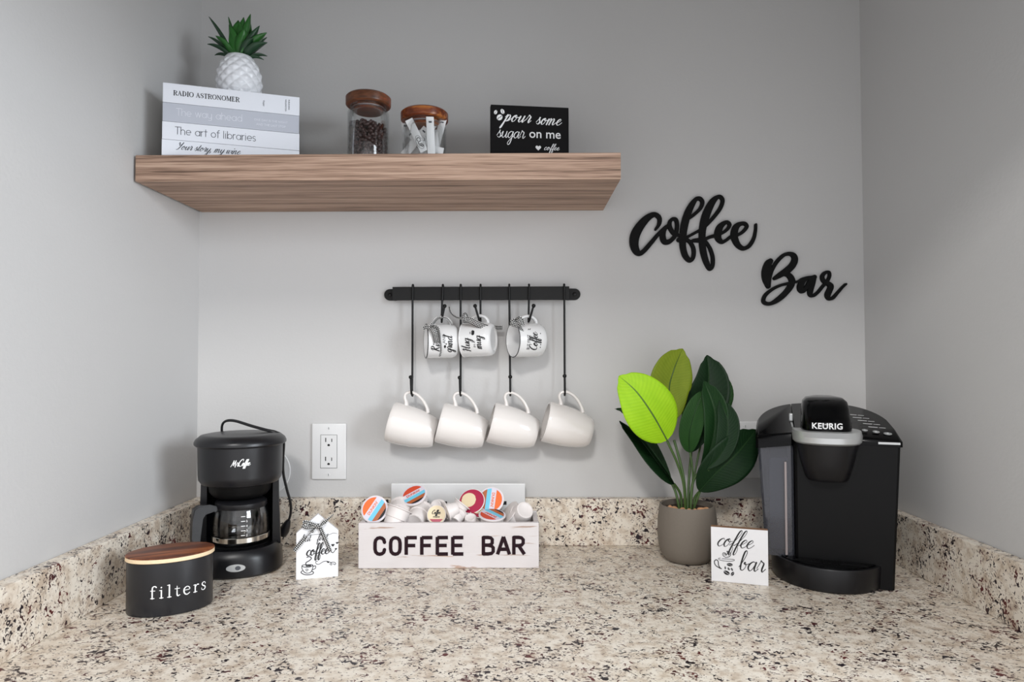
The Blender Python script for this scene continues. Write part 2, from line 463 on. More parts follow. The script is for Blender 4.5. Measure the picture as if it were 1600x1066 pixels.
# cursive alphabet: x-height 1, baseline 0: (advance, [stroke, ...])
CUR = {
 'a': (1.0, [[(.74, .82), (.48, 1.0), (.15, .72), (.06, .3), (.25, 0), (.5, .2), (.76, .95)], [(.76, .95), (.68, .3), (.8, 0), (1.08, .3)]]),
 'b': (.85, [[(-.05, .3), (.3, 1.1), (.48, 1.85), (.36, 2.1), (.2, 1.8), (.1, .8), (.15, .1), (.4, 0), (.62, .4), (.5, .85), (.42, .7), (.6, .6), (.9, .75)]]),
 'c': (.8, [[(.66, .78), (.55, 1.0), (.22, .8), (.06, .35), (.25, 0), (.55, .1), (.85, .45)]]),
 'd': (1.0, [[(.72, .82), (.48, 1.0), (.15, .72), (.06, .3), (.25, 0), (.5, .2), (.76, .95)], [(.88, 2.1), (.75, 1.0), (.68, .3), (.8, 0), (1.08, .3)]]),
 'e': (.78, [[(-.05, .35), (.3, .5), (.58, .8), (.42, 1.0), (.15, .75), (.06, .32), (.28, 0), (.58, .12), (.85, .45)]]),
 'f': (.62, [[(-.1, .2), (.3, .7), (.72, 1.6), (.72, 2.1), (.5, 1.95), (.32, 1.0), (.16, -.4), (.2, -.95), (.42, -.75), (.42, -.1), (.2, .15), (.45, .25), (.68, .4)]]),
 'g': (.95, [[(.72, .82), (.46, 1.0), (.12, .7), (.06, .3), (.25, 0), (.5, .25), (.76, .95)], [(.76, .95), (.68, .1), (.52, -.8), (.28, -1.05), (.15, -.75), (.5, -.15), (1.0, .4)]]),
 'h': (1.0, [[(-.05, .3), (.35, 1.2), (.48, 1.95), (.32, 2.05), (.2, 1.4), (.05, 0)], [(.08, .3), (.4, .98), (.62, .85), (.58, .2), (.7, 0), (1.03, .4)]]),
 'i': (.5, [[(-.02, .4), (.22, .95), (.14, .3), (.26, 0), (.55, .4)], [(.32, 1.5), (.33, 1.42)]]),
 'l': (.5, [[(-.05, .3), (.3, 1.2), (.42, 1.95), (.26, 2.05), (.12, 1.2), (.1, .3), (.25, 0), (.55, .4)]]),
 'm': (1.45, [[(-.05, .6), (.14, .98), (.04, 0)], [(.07, .3), (.38, .98), (.54, .85), (.46, 0)], [(.49, .3), (.82, .98), (1.02, .85), (.98, .2), (1.12, 0), (1.48, .4)]]),
 'n': (1.05, [[(-.05, .6), (.14, .98), (.04, 0)], [(.07, .3), (.4, .98), (.6, .85), (.57, .2), (.7, 0), (1.08, .4)]]),
 'o': (.88, [[(.46, 1.0), (.2, .85), (.05, .4), (.22, 0), (.5, .15), (.64, .65), (.5, .98), (.36, .8), (.6, .62), (.92, .72)]]),
 'p': (.9, [[(-.05, .6), (.22, 1.02), (.1, 0), (-.05, -1.0), (-.2, -1.05), (-.1, -.6), (.08, .1), (.4, .95), (.66, .75), (.58, .25), (.3, .0), (.2, .1)], [(.4, .02), (.65, .1), (.93, .45)]]),
 'r': (.78, [[(-.05, .35), (.16, .95), (.2, 1.2), (.34, 1.05), (.54, .9), (.46, .3), (.55, 0), (.82, .35)]]),
 's': (.7, [[(-.05, .3), (.28, .95), (.34, 1.15), (.3, .85), (.52, .35), (.36, 0), (.08, .12)], [(.36, 0), (.55, .12), (.74, .42)]]),
 't': (.6, [[(-.05, .35), (.25, 1.1), (.32, 1.65), (.16, .4), (.28, 0), (.62, .4)], [(.0, 1.05), (.55, 1.1)]]),
 'u': (1.0, [[(-.05, .6), (.16, .95), (.1, .25), (.28, 0), (.55, .3), (.74, .95)], [(.74, .95), (.66, .25), (.78, 0), (1.04, .4)]]),
 'w': (1.25, [[(-.02, .6), (.16, .95), (.12, .2), (.28, 0), (.52, .4), (.6, .9)], [(.6, .9), (.58, .2), (.74, 0), (1.0, .4), (1.04, .9), (1.3, .7)]]),
 'y': (.95, [[(-.05, .6), (.16, .95), (.1, .25), (.28, 0), (.55, .3), (.76, .95)], [(.76, .95), (.66, .0), (.5, -.8), (.26, -1.05), (.14, -.75), (.5, -.15), (1.0, .4)]]),
 'C': (1.3, [[(1.15, 1.5), (1.2, 1.95), (.9, 2.05), (.35, 1.5), (.08, .7), (.3, .05), (.8, .1), (1.35, .6)]]),
 'H': (1.6, [[(.0, 1.5), (.25, 1.95), (.45, 1.7), (.3, .6), (.1, 0)], [(1.25, 2.05), (1.05, 1.2), (.95, .3), (1.1, 0), (1.5, .3)], [(.0, .9), (.5, 1.05), (1.2, 1.1)]]),
 'M': (1.75, [[(-.1, -.1), (.2, .8), (.5, 2.0)], [(.5, 2.0), (.62, .3)], [(.62, .3), (1.15, 2.0)], [(1.15, 2.0), (1.2, .8), (1.35, -.2)]]),
 'R': (1.4, [[(.5, 1.9), (.35, 1.0), (.1, 0)], [(.0, 1.5), (.4, 2.0), (.95, 1.95), (1.05, 1.5), (.5, 1.05), (.75, .5), (1.1, 0), (1.45, .3)]]),
 'Y': (1.3, [[(.0, 1.6), (.2, 1.95), (.35, 1.5), (.45, 1.1), (.8, 1.4), (1.05, 1.95)], [(1.05, 1.95), (.85, .9), (.55, .1), (.2, -.1)]]),
 ',': (.5, [[(.2, .12), (.22, .0), (.1, -.3)]]),
 '.': (.45, [[(.15, .08), (.18, .02)]]),
 ' ': (.6, []),
}


def cursive(bm, text, x, y, size, slant=0.25, wmin=.05, wmax=.17, sp=1.0, t=0.0004, z=0.0, rot=0.0, xs=1.0, rise=0.0):
    cx = 0.0; c, s = math.cos(rot), math.sin(rot)
    for ch in text:
        adv, strokes = CUR[ch]
        for st in strokes:
            P = catmull(st, 5) if len(st) > 2 else st
            out = []; n = len(P)
            for i, p in enumerate(P):
                a, b = P[max(i - 1, 0)], P[min(i + 1, n - 1)]
                dx, dy = b[0] - a[0], b[1] - a[1]; l = math.hypot(dx, dy) or 1
                f = max(0.0, -dy / l); wd = (wmin + (wmax - wmin) * f ** 1.3) * size
                X = (cx + p[0] + slant * p[1]) * size * xs; Y = p[1] * size + rise * (cx + p[0]) * size
                out.append((x + X * c - Y * s, y + X * s + Y * c, wd))
            # smooth the width a little
            ws = [q[2] for q in out]
            out = [(q[0], q[1], sum(ws[max(0, i - 2):i + 3]) / len(ws[max(0, i - 2):i + 3])) for i, q in enumerate(out)]
            stroke(bm, out, t, 1 if len(out) > 2 else 1, z)
        cx += adv * sp
    return cx * size * xs


# serif capitals and lower case: height 1 caps, x-height .66, strokes (x, y, w)
_t, _h = .17, .06
def _sf(x, y, a=.13, b=.13): return [(x - a, y, _h), (x + b, y, _h)]
SER = {
 'R': (.86, [[(.2, 0, _t), (.2, 1, _t)], _sf(.2, .03), [(.08, .97, _h), (.4, .97, _h), (.62, .9, .1), (.68, .75, _t), (.58, .57, .1), (.4, .52, _h), (.25, .52, _h)], [(.42, .52, .1), (.7, .03, _t)], _sf(.74, .03, .08, .1)]),
 'A': (.86, [[(.4, 1, .07), (.12, .03, _h)], [(.38, 1, .1), (.68, .03, _t)], [(.22, .35, _h), (.58, .35, _h)], _sf(.12, .03, .1, .1), _sf(.7, .03, .12, .1)]),
 'D': (.9, [[(.2, 0, _t), (.2, 1, _t)], [(.07, .97, _h), (.4, .97, _h), (.65, .85, .12), (.74, .5, _t), (.65, .15, .12), (.4, .03, _h), (.07, .03, _h)]]),
 'I': (.44, [[(.22, 0, _t), (.22, 1, _t)], _sf(.22, .03), _sf(.22, .97)]),
 'O': (.94, [[(.46, .99, _h), (.18, .85, .12), (.1, .5, _t), (.18, .15, .12), (.46, .01, _h), (.74, .15, .12), (.82, .5, _t), (.74, .85, .12), (.46, .99, _h)]]),
 'S': (.68, [[(.56, .7, .05), (.55, .9, .05), (.35, .98, _h), (.14, .85, .12), (.16, .65, .16), (.5, .4, .18), (.54, .15, .12), (.32, .02, _h), (.1, .1, .05), (.08, .32, .05)]]),
 'T': (.78, [[(.39, 0, _t), (.39, .97, _t)], _sf(.39, .03), [(.06, .72, .05), (.09, .97, _h), (.69, .97, _h), (.72, .72, .05)]]),
 'N': (.94, [[(.18, 0, .07), (.18, .95, .07)], [(.14, .98, .12), (.74, .04, _t)], [(.74, 0, .07), (.74, .97, .07)], _sf(.18, .03, .1, .1), _sf(.12, .97, .06, .1), _sf(.74, .97, .1, .1)]),
 'M': (1.1, [[(.18, 0, .07), (.2, .97, .07)], [(.2, 1, .15), (.54, .04, .12)], [(.86, 1, .07), (.54, .04, .07)], [(.88, 0, _t), (.88, .97, _t)], _sf(.18, .03, .1, .1), _sf(.88, .03), _sf(.92, .97, .1, .1), _sf(.14, .97, .1, .08)]),
 'E': (.76, [[(.2, 0, _t), (.2, 1, _t)], [(.07, .97, _h), (.62, .97, _h), (.64, .76, .05)], [(.2, .52, _h), (.5, .52, _h)], [(.07, .03, _h), (.63, .03, _h), (.67, .26, .05)]]),
 'f': (.5, [[(.2, 0, .1), (.2, .8, .1), (.28, .98, .08), (.42, 1.0, .08), (.5, .92, .1)], [(.06, .64, .05), (.4, .64, .05)], _sf(.2, .02, .12, .14)]),
 'i': (.42, [[(.22, 0, .1), (.22, .64, .1)], _sf(.22, .02, .13, .13), [(.08, .64, .05), (.22, .64, .05)], [(.21, .88, .12), (.215, .885, .12)]]),
 'l': (.42, [[(.22, 0, .1), (.22, 1.02, .1)], _sf(.22, .02, .13, .13), [(.08, 1.0, .05), (.22, 1.02, .05)]]),
 't': (.46, [[(.2, .84, .04), (.2, .16, .1), (.28, .02, .08), (.42, .08, .05)], [(.04, .63, .05), (.4, .63, .05)]]),
 'e': (.66, [[(.12, .38, .05), (.54, .4, .05), (.5, .58, .07), (.33, .66, .06), (.14, .52, .1), (.1, .3, .11), (.18, .08, .1), (.36, 0, .08), (.56, .12, .05)]]),
 'r': (.52, [[(.18, 0, .1), (.18, .62, .1)], _sf(.18, .02, .13, .15), [(.05, .62, .05), (.18, .62, .05)], [(.2, .42, .05), (.34, .62, .06), (.46, .6, .1)]]),
 's': (.54, [[(.44, .48, .04), (.42, .6, .05), (.27, .66, .06), (.12, .54, .09), (.2, .38, .1), (.4, .26, .1), (.42, .1, .09), (.26, 0, .06), (.1, .06, .05), (.08, .2, .04)]]),
 ' ': (.4, []),
}


def serif(bm, text, x, y, size, sp=0.0, t=0.0003):
    cx = 0
    for ch in text:
        adv, sts = SER[ch]
        for st in sts:
            stroke(bm, [(x + (cx + p[0]) * size, y + p[1] * size, p[2] * size) for p in st], t, 4)
        cx += adv + sp
    return cx * size


# round geometric thin letters for the book spines (monoline)
def arc(cx, cy, rx, ry, a0, a1, n=10):
    return [(cx + rx * math.cos(math.radians(a0 + (a1 - a0) * i / n)), cy + ry * math.sin(math.radians(a0 + (a1 - a0) * i / n))) for i in range(n + 1)]


GEO = {
 'T': (.95, [[(.0, 1.45), (.9, 1.45)], [(.45, 1.45), (.45, 0)]]),
 'h': (.9, [[(.05, 1.5), (.05, 0)], arc(.4, .6, .35, .38, 180, 0) + [(.75, 0)]]),
 'e': (1.0, [[(.06, .5), (.9, .5)] + arc(.48, .5, .43, .48, 5, 310)]),
 'a': (1.05, [arc(.48, .49, .43, .48, 0, 360), [(.91, 1), (.91, 0)]]),
 'r': (.55, [[(.05, 1), (.05, 0)], arc(.4, .6, .35, .38, 180, 85)]),
 't': (.55, [[(.25, 1.4), (.25, 0)], [(.0, 1.0), (.52, 1.0)]]),
 'o': (1.05, [arc(.48, .49, .43, .48, 0, 360)]),
 'f': (.55, [[(.2, 0), (.2, 1.1)] + arc(.45, 1.2, .25, .28, 180, 80), [(.0, 1.0), (.5, 1.0)]]),
 'l': (.3, [[(.08, 1.5), (.08, 0)]]),
 'i': (.3, [[(.08, 1.0), (.08, 0)], [(.08, 1.35), (.08, 1.36)]]),
 'b': (1.05, [arc(.5, .49, .43, .48, 0, 360), [(.06, 1.5), (.06, 0)]]),
 'd': (1.05, [arc(.48, .49, .43, .48, 0, 360), [(.91, 1.5), (.91, 0)]]),
 's': (.7, [arc(.32, .74, .25, .25, 40, 270, 8) + arc(.32, .25, .25, .25, 90, -140, 8)]),
 'w': (1.2, [[(.0, 1), (.3, 0)], [(.3, 0), (.56, 1)], [(.56, 1), (.82, 0)], [(.82, 0), (1.12, 1)]]),
 'y': (.95, [[(.05, 1), (.05, .4)] + arc(.42, .38, .37, .38, 180, 360) + [(.79, 1)], [(.79, 1), (.79, -.2)] + arc(.42, -.15, .37, .3, 0, -130)]),
 ' ': (.55, []),
}


def geo(bm, text, x, y, size, wd=.09, sp=.05, t=0.0003):
    cx = 0
    for ch in text:
        adv, sts = GEO[ch]
        for st in sts:
            stroke(bm, [(x + (cx + p[0]) * size, y + p[1] * size, wd * size) for p in st], t, 1)
        cx += adv + sp
    return cx * size


def sans(text, size, bold=0.0, t=0.0003, xs=1.0, sp=None, mono=None, align='LEFT', shear=0.0):
    """bmesh of sans lettering in the XY plane (built-in font)"""
    bm = bmesh.new()
    def one(s, dx, al):
        cu = bpy.data.curves.new('txt', 'FONT'); cu.body = s; cu.size = size; cu.extrude = t / 2; cu.offset = bold * size
        cu.align_x = al; cu.resolution_u = 3; cu.shear = shear
        if sp: cu.space_character = sp
        o = bpy.data.objects.new('txt', cu); COL.objects.link(o)
        dg = bpy.context.evaluated_depsgraph_get(); dg.update()
        me = bpy.data.meshes.new_from_object(o.evaluated_get(dg))
        n0 = len(bm.verts); bm.from_mesh(me); bm.verts.ensure_lookup_table()
        for v in bm.verts[n0:]: v.co = Vector((v.co.x * xs + dx, v.co.y, v.co.z + t / 2))
        bpy.data.objects.remove(o); bpy.data.curves.remove(cu); bpy.data.meshes.remove(me)
    if mono:
        for i, ch in enumerate(text):
            if ch != ' ': one(ch, i * mono, 'CENTER')
    else: one(text, 0, align)
    return bm


def up(bm, y=0.0):
    """XY lettering -> upright, facing -Y, on plane Y=y"""
    return map_bm(bm, lambda a, b, c: (a, y - c, b))


def strip(name, pts, width, m, parent, wdir=None, thick=0.0004, k=6, sq=0.0035, label=None, taper=None):
    """cloth ribbon along pts; wdir = direction (or list) of its width"""
    P = [Vector(p) for p in catmull([tuple(p) for p in pts], k)]; n = len(P)
    bm = bmesh.new(); uvl = bm.loops.layers.uv.new('UVMap'); L_, R_ = [], []; ln = [0.0]
    for i in range(1, n): ln.append(ln[-1] + (P[i] - P[i - 1]).length)
    for i, p in enumerate(P):
        t = (P[min(i + 1, n - 1)] - P[max(i - 1, 0)]).normalized()
        if isinstance(wdir, list):
            f = i / (n - 1) * (len(wdir) - 1); j = min(int(f), len(wdir) - 2); wd = Vector(wdir[j]).lerp(Vector(wdir[j + 1]), f - j)
        else: wd = Vector(wdir)
        wd = (wd - t * wd.dot(t)).normalized()
        ww = width if taper is None else width * (taper[0] + (taper[1] - taper[0]) * i / (n - 1))
        L_.append((p + wd * ww / 2)); R_.append((p - wd * ww / 2))
    vl = [bm.verts.new(q) for q in L_]; vr = [bm.verts.new(q) for q in R_]
    for i in range(n - 1):
        f = bm.faces.new((vl[i], vl[i + 1], vr[i + 1], vr[i]))
        for lp, uv in zip(f.loops, ((0, ln[i]), (0, ln[i + 1]), (width, ln[i + 1]), (width, ln[i]))):
            lp[uvl].uv = (uv[0] / sq, uv[1] / sq)
    me = bpy.data.meshes.new(name); bm.to_mesh(me); bm.free()
    for p in me.polygons: p.use_smooth = True
    o = link(name, me, m, parent, label)
    sm = o.modifiers.new('thickness', 'SOLIDIFY'); sm.thickness = thick; sm.offset = 0
    return o


# ================================================================== THE SETTING
W = 1.3717
YF = -0.66          # front edge of the counter
YR = -0.74          # the right wall ends here
struct('wall_back', B(-0.1, W + 0.1, 0.0, 0.1, -0.92, 1.42), M['wall'], 'light grey painted back wall of the coffee nook', 'wall')
struct('wall_left', B(-0.1, 0.0, -1.75, 0.0, -0.92, 1.42), M['wall'], 'light grey painted wall on the left of the counter', 'wall')
struct('wall_right', B(W, W + 0.1, YR, 0.0, -0.92, 1.42), M['wall'], 'light grey painted wall on the right of the counter', 'wall')
struct('ceiling', B(-0.1, W + 0.1, -0.94, 0.1, 1.32, 1.42), M['ceil'], 'flat ceiling above the coffee nook', 'ceiling')
struct('trim_1', B(0.0, W + 0.1, -0.94, -0.86, 0.905, 1.32), M['wall'], 'grey header across the top front of the nook', 'trim')
struct('floor', B(-0.1, W + 0.6, -1.75, 0.1, -0.98, -0.92), M['ceil'], 'floor below the counter', 'floor')

ct = thing('granite_countertop', 'speckled beige granite countertop with low granite backsplash along three walls', 'countertop')
obj('slab', B(0.0005, W - 0.0005, YF, -0.0005, -0.032, 0.0, bev=0.002), M['granite'], ct)
bm = B(0.0005, W - 0.0005, -0.0188, -0.0004, 0.0002, 0.094, bev=0.0012); obj('backsplash', bm, M['granite'], ct)
bm = B(0.0004, 0.026, YF, -0.0190, 0.0002, 0.094, bev=0.0012); obj('backsplash', bm, M['granite'], ct)
bm = B(W - 0.0201, W - 0.0004, YF, -0.0190, 0.0002, 0.094, bev=0.0012); obj('backsplash', bm, M['granite'], ct)

# ================================================================== SHELF
ZS = 0.7281; ZB = 0.6824; DS = 0.2432
sh = obj('floating_shelf', B(0.0045, 0.8386, -DS, -0.0004, ZB, ZS, bev=0.0012), M['shelf'])
tag(sh, 'thick brown wood grain floating shelf fixed between the back wall and the left wall', 'shelf')


def book(z, t, length, depth, px, py, rz, cov, name_label, lettering, mat_ink):
    b = thing('book', name_label, 'book', (px, py, z), (0, 0, rz), 'books stacked on the shelf')
    bm = bmesh.new(); c = 0.0022
    box(bm, 0, length, 0, depth, 0, c, 0.0006, 1); box(bm, 0, length, 0, depth, t - 0.0003 - c, t - 0.0003, 0.0006, 1)
    box(bm, 0, length, -0.0004, c, 0, t - 0.0003, 0.0008, 2)
    obj('cover', bm, M[cov], b)
    obj('pages', B(0.003, length - 0.003, c, depth - 0.003, c, t - 0.0003 - c), M['pages'], b)
    for fn, mk in lettering:
        bm = bmesh.new(); r = fn(bm); bm = r if isinstance(r, bmesh.types.BMesh) else bm
        obj('lettering', up(bm, -0.0005), M[mk], b)
    return b


def spin(bm, x, y):   # turn lettering a quarter, to run down the spine
    return map_bm(bm, lambda a, b, c: (x + b, y - a, c))


def shift(bm, x, y):
    return map_bm(bm, lambda a, b, c: (a + x, b + y, c))


def lines_top(bm):
    serif(bm, 'RADIO ASTRONOMER', 0.0165, 0.0135, 0.0082, 0.0)
    return bm
_bl, _br = at(256, 127, -.238), at(469.5, 152, -.167)
BX, BY, BRZ = _bl.x, -.238, math.atan2(.071, _br.x - _bl.x); BL = math.hypot(.071, _br.x - _bl.x)
t4 = 0.0299; t3 = 0.0315; t2 = 0.0330; t1 = 0.0345
book(ZS, t4, BL + .001, 0.165, BX - .0008, BY, BRZ, 'paper', 'white book with a slanted calligraphy title, lowest of the stack on the shelf',
     [(lambda bm: cursive(bm, 'Your story, my wine', 0.022, 0.0135, 0.0064, 0.5, .07, .20, 1.0, 0.0003), 'inkgrey')], 'ink')
book(ZS + t4, t3, BL + .0005, 0.165, BX - .0004, BY, BRZ, 'paper', 'white book titled The art of libraries, second from the bottom of the stack',
     [(lambda bm: geo(bm, 'The art of libraries', 0.0205, 0.0100, 0.0088, .1), 'inkgrey')], 'inkgrey')
book(ZS + t4 + t3, t2, BL - .0005, 0.165, BX, BY, BRZ, 'greypaper', 'pale grey book titled The way ahead, second from the top of the stack',
     [(lambda bm: geo(bm, 'The way ahead', 0.0215, 0.0115, 0.0084, .09), 'paleink'),
      (lambda bm: shift(sans('ONE DAY IS THE NIGHT', 0.0054, 0.0, 0.0003, .98), .148, .0160), 'paleink'),
      (lambda bm: shift(sans('AND THE LAST STOP', 0.0054, 0.0, 0.0003, .98), .152, .0080), 'paleink')], 'paleink')
tb = book(ZS + t4 + t3 + t2, t1, BL, 0.165, BX, BY, BRZ, 'paper', 'white book titled RADIO ASTRONOMER on top of the shelf stack under the pineapple pot',
     [(lines_top, 'ink'), (lambda bm: spin(sans('Voyer', 0.0045), 0.163, 0.0215), 'inkgrey'), (lambda bm: spin(sans('WELLINGTON', 0.0034), 0.201, 0.0275), 'inkgrey'), (lambda bm: spin(sans('PUBLISHING', 0.0034), 0.2065, 0.0275), 'inkgrey')], 'ink')

# pineapple pot ---------------------------------------------------
ZT = ZS + t1 + t2 + t3 + t4
PX, PY = 0.1375, -0.135
pp = thing('pineapple_planter', 'small white pineapple textured pot with spiky green faux succulent on the book stack', 'plant', (PX, PY, ZT))
bm = bmesh.new(); NA, NZ = 112, 64; Hp = 0.088
prof = []
def prad(u):  # radius over height fraction
    pts = [(0, .030), (.08, .0365), (.25, .0425), (.45, .0445), (.65, .0425), (.82, .037), (.93, .031), (1, .0265)]
    for (a, ra), (b, rb) in zip(pts, pts[1:]):
        if a <= u <= b:
            f = (u - a) / (b - a); f = f * f * (3 - 2 * f) * 0.4 + f * 0.6
            return ra + (rb - ra) * f
rings = []
for j in range(NZ + 1):
    u = j / NZ; r0 = prad(u); ring = []
    for i in range(NA):
        a = i / NA * 2 * PI; n = 11
        p = n * a / (2 * PI) + u * 4.6; q = n * a / (2 * PI) - u * 4.6
        fp, fq = abs((p % 1) - 0.5) * 2, abs((q % 1) - 0.5) * 2
        d = 1 - max(fp, fq); env = min(1, u * 8, (1 - u) * 6)
        r = r0 * .90 + 0.0038 * (min(d, 0.75) ** 0.75) * env - 0.0012 * env
        ring.append(bm.verts.new((r * math.cos(a), r * math.sin(a), u * Hp)))
    rings.append(ring)
for a, b in zip(rings, rings[1:]):
    for i in range(NA): bm.faces.new((a[i], a[(i + 1) % NA], b[(i + 1) % NA], b[i]))
bm.faces.new(rings[0][::-1]); bm.faces.new(rings[-1])
obj('pot', bm, M['potwhite'], pp, 50)


def spike(name, base, tip, wd, m, parent, sag=0.0, fold=0.25):
    base, tip = Vector(base), Vector(tip); ax = tip - base; ln = ax.length; t = ax.normalized()
    side = t.cross(Vector((0, 0, 1)))
    side = side.normalized() if side.length > 0.05 else Vector((1, 0, 0))
    # keep the broad face to the outside
    nrm = side.cross(t).normalized()
    bm = bmesh.new(); rows = []; n = 8
    for i in range(n + 1):
        u = i / n; c = base + ax * u + Vector((0, 0, -sag * 4 * u * (1 - u))) * -1 + nrm * 0
        wv = wd * (0.55 + 1.4 * u - 1.95 * u ** 2.2) if i < n else 0.0003
        wv = max(wv, 0.0003)
        rows.append([bm.verts.new(c - side * wv / 2 + nrm * wv * fold), bm.verts.new(c), bm.verts.new(c + side * wv / 2 + nrm * wv * fold)])
    for a, b in zip(rows, rows[1:]):
        bm.faces.new((a[0], a[1], b[1], b[0])); bm.faces.new((a[1], a[2], b[2], b[1]))
    o = obj(name, bm, m, parent, 60)
    s = o.modifiers.new('thickness', 'SOLIDIFY'); s.thickness = 0.0012; s.offset = 0
    return o


# tips as seen: (dx, dy, dz) from the pot mouth centre, in metres
sp_list = [(-.052, -.015, .080, .017, 1), (-.022, .0, .088, .018, 0), (.002, -.012, .074, .024, 0), (.014, .006, .092, .018, 0), (.024, -.010, .088, .017, 0),
           (-.046, -.006, .066, .019, 0), (-.050, .012, .052, .017, 0), (.042, -.012, .062, .017, 1), (.058, -.018, .044, .019, 0), (.060, -.02, .022, .019, 1),
           (-.056, -.008, .042, .014, 1), (-.054, -.016, .022, .014, 1), (-.052, .01, .012, .011, 1), (.048, .012, .010, .012, 1), (.040, .03, .060, .016, 1),
           (-.012, -.020, .060, .022, 0), (.018, -.022, .052, .020, 0), (-.03, .03, .06, .017, 1), (.0, .04, .05, .018, 1), (-.034, -.026, .034, .016, 0), (.036, -.028, .028, .016, 1),
           (.046, .0, -.004, .010, 1), (.012, -.012, .080, .02, 0), (-.016, -.01, .070, .02, 0)]
for dx, dy, dz, wd, k in sp_list:
    h = math.hypot(dx, dy); f = min(1, 0.012 / max(h, .001))
    spike('leaf', (dx * f, dy * f, Hp - 0.004 + (0.004 if dz > .05 else 0)), (dx, dy, Hp + dz * .90), wd * 1.45, M['spiked' if k else 'spike'], pp, sag=0.004 if dz < .05 else 0)

# jars -------------------------------------------------------------
def jar(x, y, rb, h, rl, tl_, lidm, label):
    j = thing('glass_jar', label, 'jar', (x, y, ZS))
    zb = h - tl_
    prof = [(0, 0.0005), (rb - .004, 0.0005), (rb - .001, .0015), (rb, .005), (rb, zb - .014), (rb - .002, zb - .009), (rb - .0045, zb - .006), (rb - .0045, zb - .0005),
            (rb - .007, zb - .0005), (rb - .007, zb - .007), (rb - .0042, zb - .012), (rb - .0022, zb - .016), (rb - .0022, .007), (rb - .004, .004), (0, .0035)]
    obj('glass_body', L(prof, seg=64), M['clear'], j, 40)
    obj('lid', L([(0, zb), (rl - .003, zb), (rl - .0005, zb + .002), (rl, zb + .004), (rl, h - .003), (rl - .003, h), (0, h)], seg=64), M[lidm], j, 35)
    bm = bmesh.new(); lathe(bm, [(0, zb - .010), (rb - .012, zb - .010), (rb - .0105, zb - .008), (rb - .0105, zb), (0, zb)], seg=48)
    obj('stopper', bm, M[lidm], j, 35)
    bm = L([(rb - .0105, zb - .0062), (rb - .0073, zb - .0058), (rb - .0073, zb - .0035), (rb - .0105, zb - .003)], seg=48)
    obj('seal_ring', bm, M['gasket'], j, 35)
    return j


J1 = (0.3812, -0.132); J2 = (0.4865, -0.128)
jar(J1[0], J1[1], 0.0385, 0.142, 0.0420, 0.019, 'lid1', 'taller glass jar with dark wooden lid, holding coffee beans')
jar(J2[0], J2[1], 0.0410, 0.113, 0.0445, 0.018, 'lid2', 'shorter glass jar with two-tone brown and amber wooden lid, holding sugar sachets')

# beans: a heap in the first jar
def bean_mesh():
    bm = bmesh.new(); res = bmesh.ops.create_uvsphere(bm, u_segments=10, v_segments=6, radius=1.0)
    for v in res['verts']:
        x, y, z = v.co
        crease = math.exp(-(y / .22) ** 2)
        zz = z * 0.72 if z < 0 else z * (0.50 - 0.40 * crease)
        v.co = Vector((x * 1.0, y * 0.78, zz))
    return bm
bb = bean_mesh(); bv = [v.co.copy() for v in bb.verts]; bf = [[v.index for v in f.verts] for f in bb.faces]; bb.free()
verts, faces = [], []
rnd = random.Random(3); NB = 0
for lay in range(18):
    z = 0.0090 + lay * 0.0048
    for ring in range(5):
        rr = 0.0315 - ring * 0.0075
        if rr < 0.002: cnt = 1
        else: cnt = int(2 * PI * rr / 0.0082)
        if lay < 14 and ring > 1: continue
        for i in range(cnt):
            a = (i + rnd.random() * .5 + lay * .5) / cnt * 2 * PI
            x, y = rr * math.cos(a), rr * math.sin(a)
            top = 0.086 - 0.16 * max(0, x - 0.002) * 1.0 - 0.10 * max(0, -x - 0.02)
            if z > top + 0.002 * rnd.random(): continue
            x += rnd.uniform(-.0022, .0022); y += rnd.uniform(-.0022, .0022); rr_ = math.hypot(x, y); k_ = min(1, .0318 / max(rr_, 1e-6)); x *= k_; y *= k_
            R_ = Euler((rnd.uniform(0, 6.3), rnd.uniform(0, 6.3), rnd.uniform(0, 6.3))).to_matrix(); s = rnd.uniform(.0048, .0056)
            c = Vector((x, y, z + rnd.uniform(-.003, .003))); n0 = len(verts)
            verts += [tuple(R_ @ (q * s) + c) for q in bv]; faces += [[n0 + k for k in f] for f in bf]; NB += 1
me = bpy.data.meshes.new('coffee_beans'); me.from_pydata(verts, [], faces)
for p in me.polygons: p.use_smooth = True
o = link('coffee_beans', me, M['bean']); o.location = (J1[0], J1[1], ZS)
tag(o, 'dark roasted coffee beans heaped inside the taller glass jar', 'coffee beans', kind='stuff')

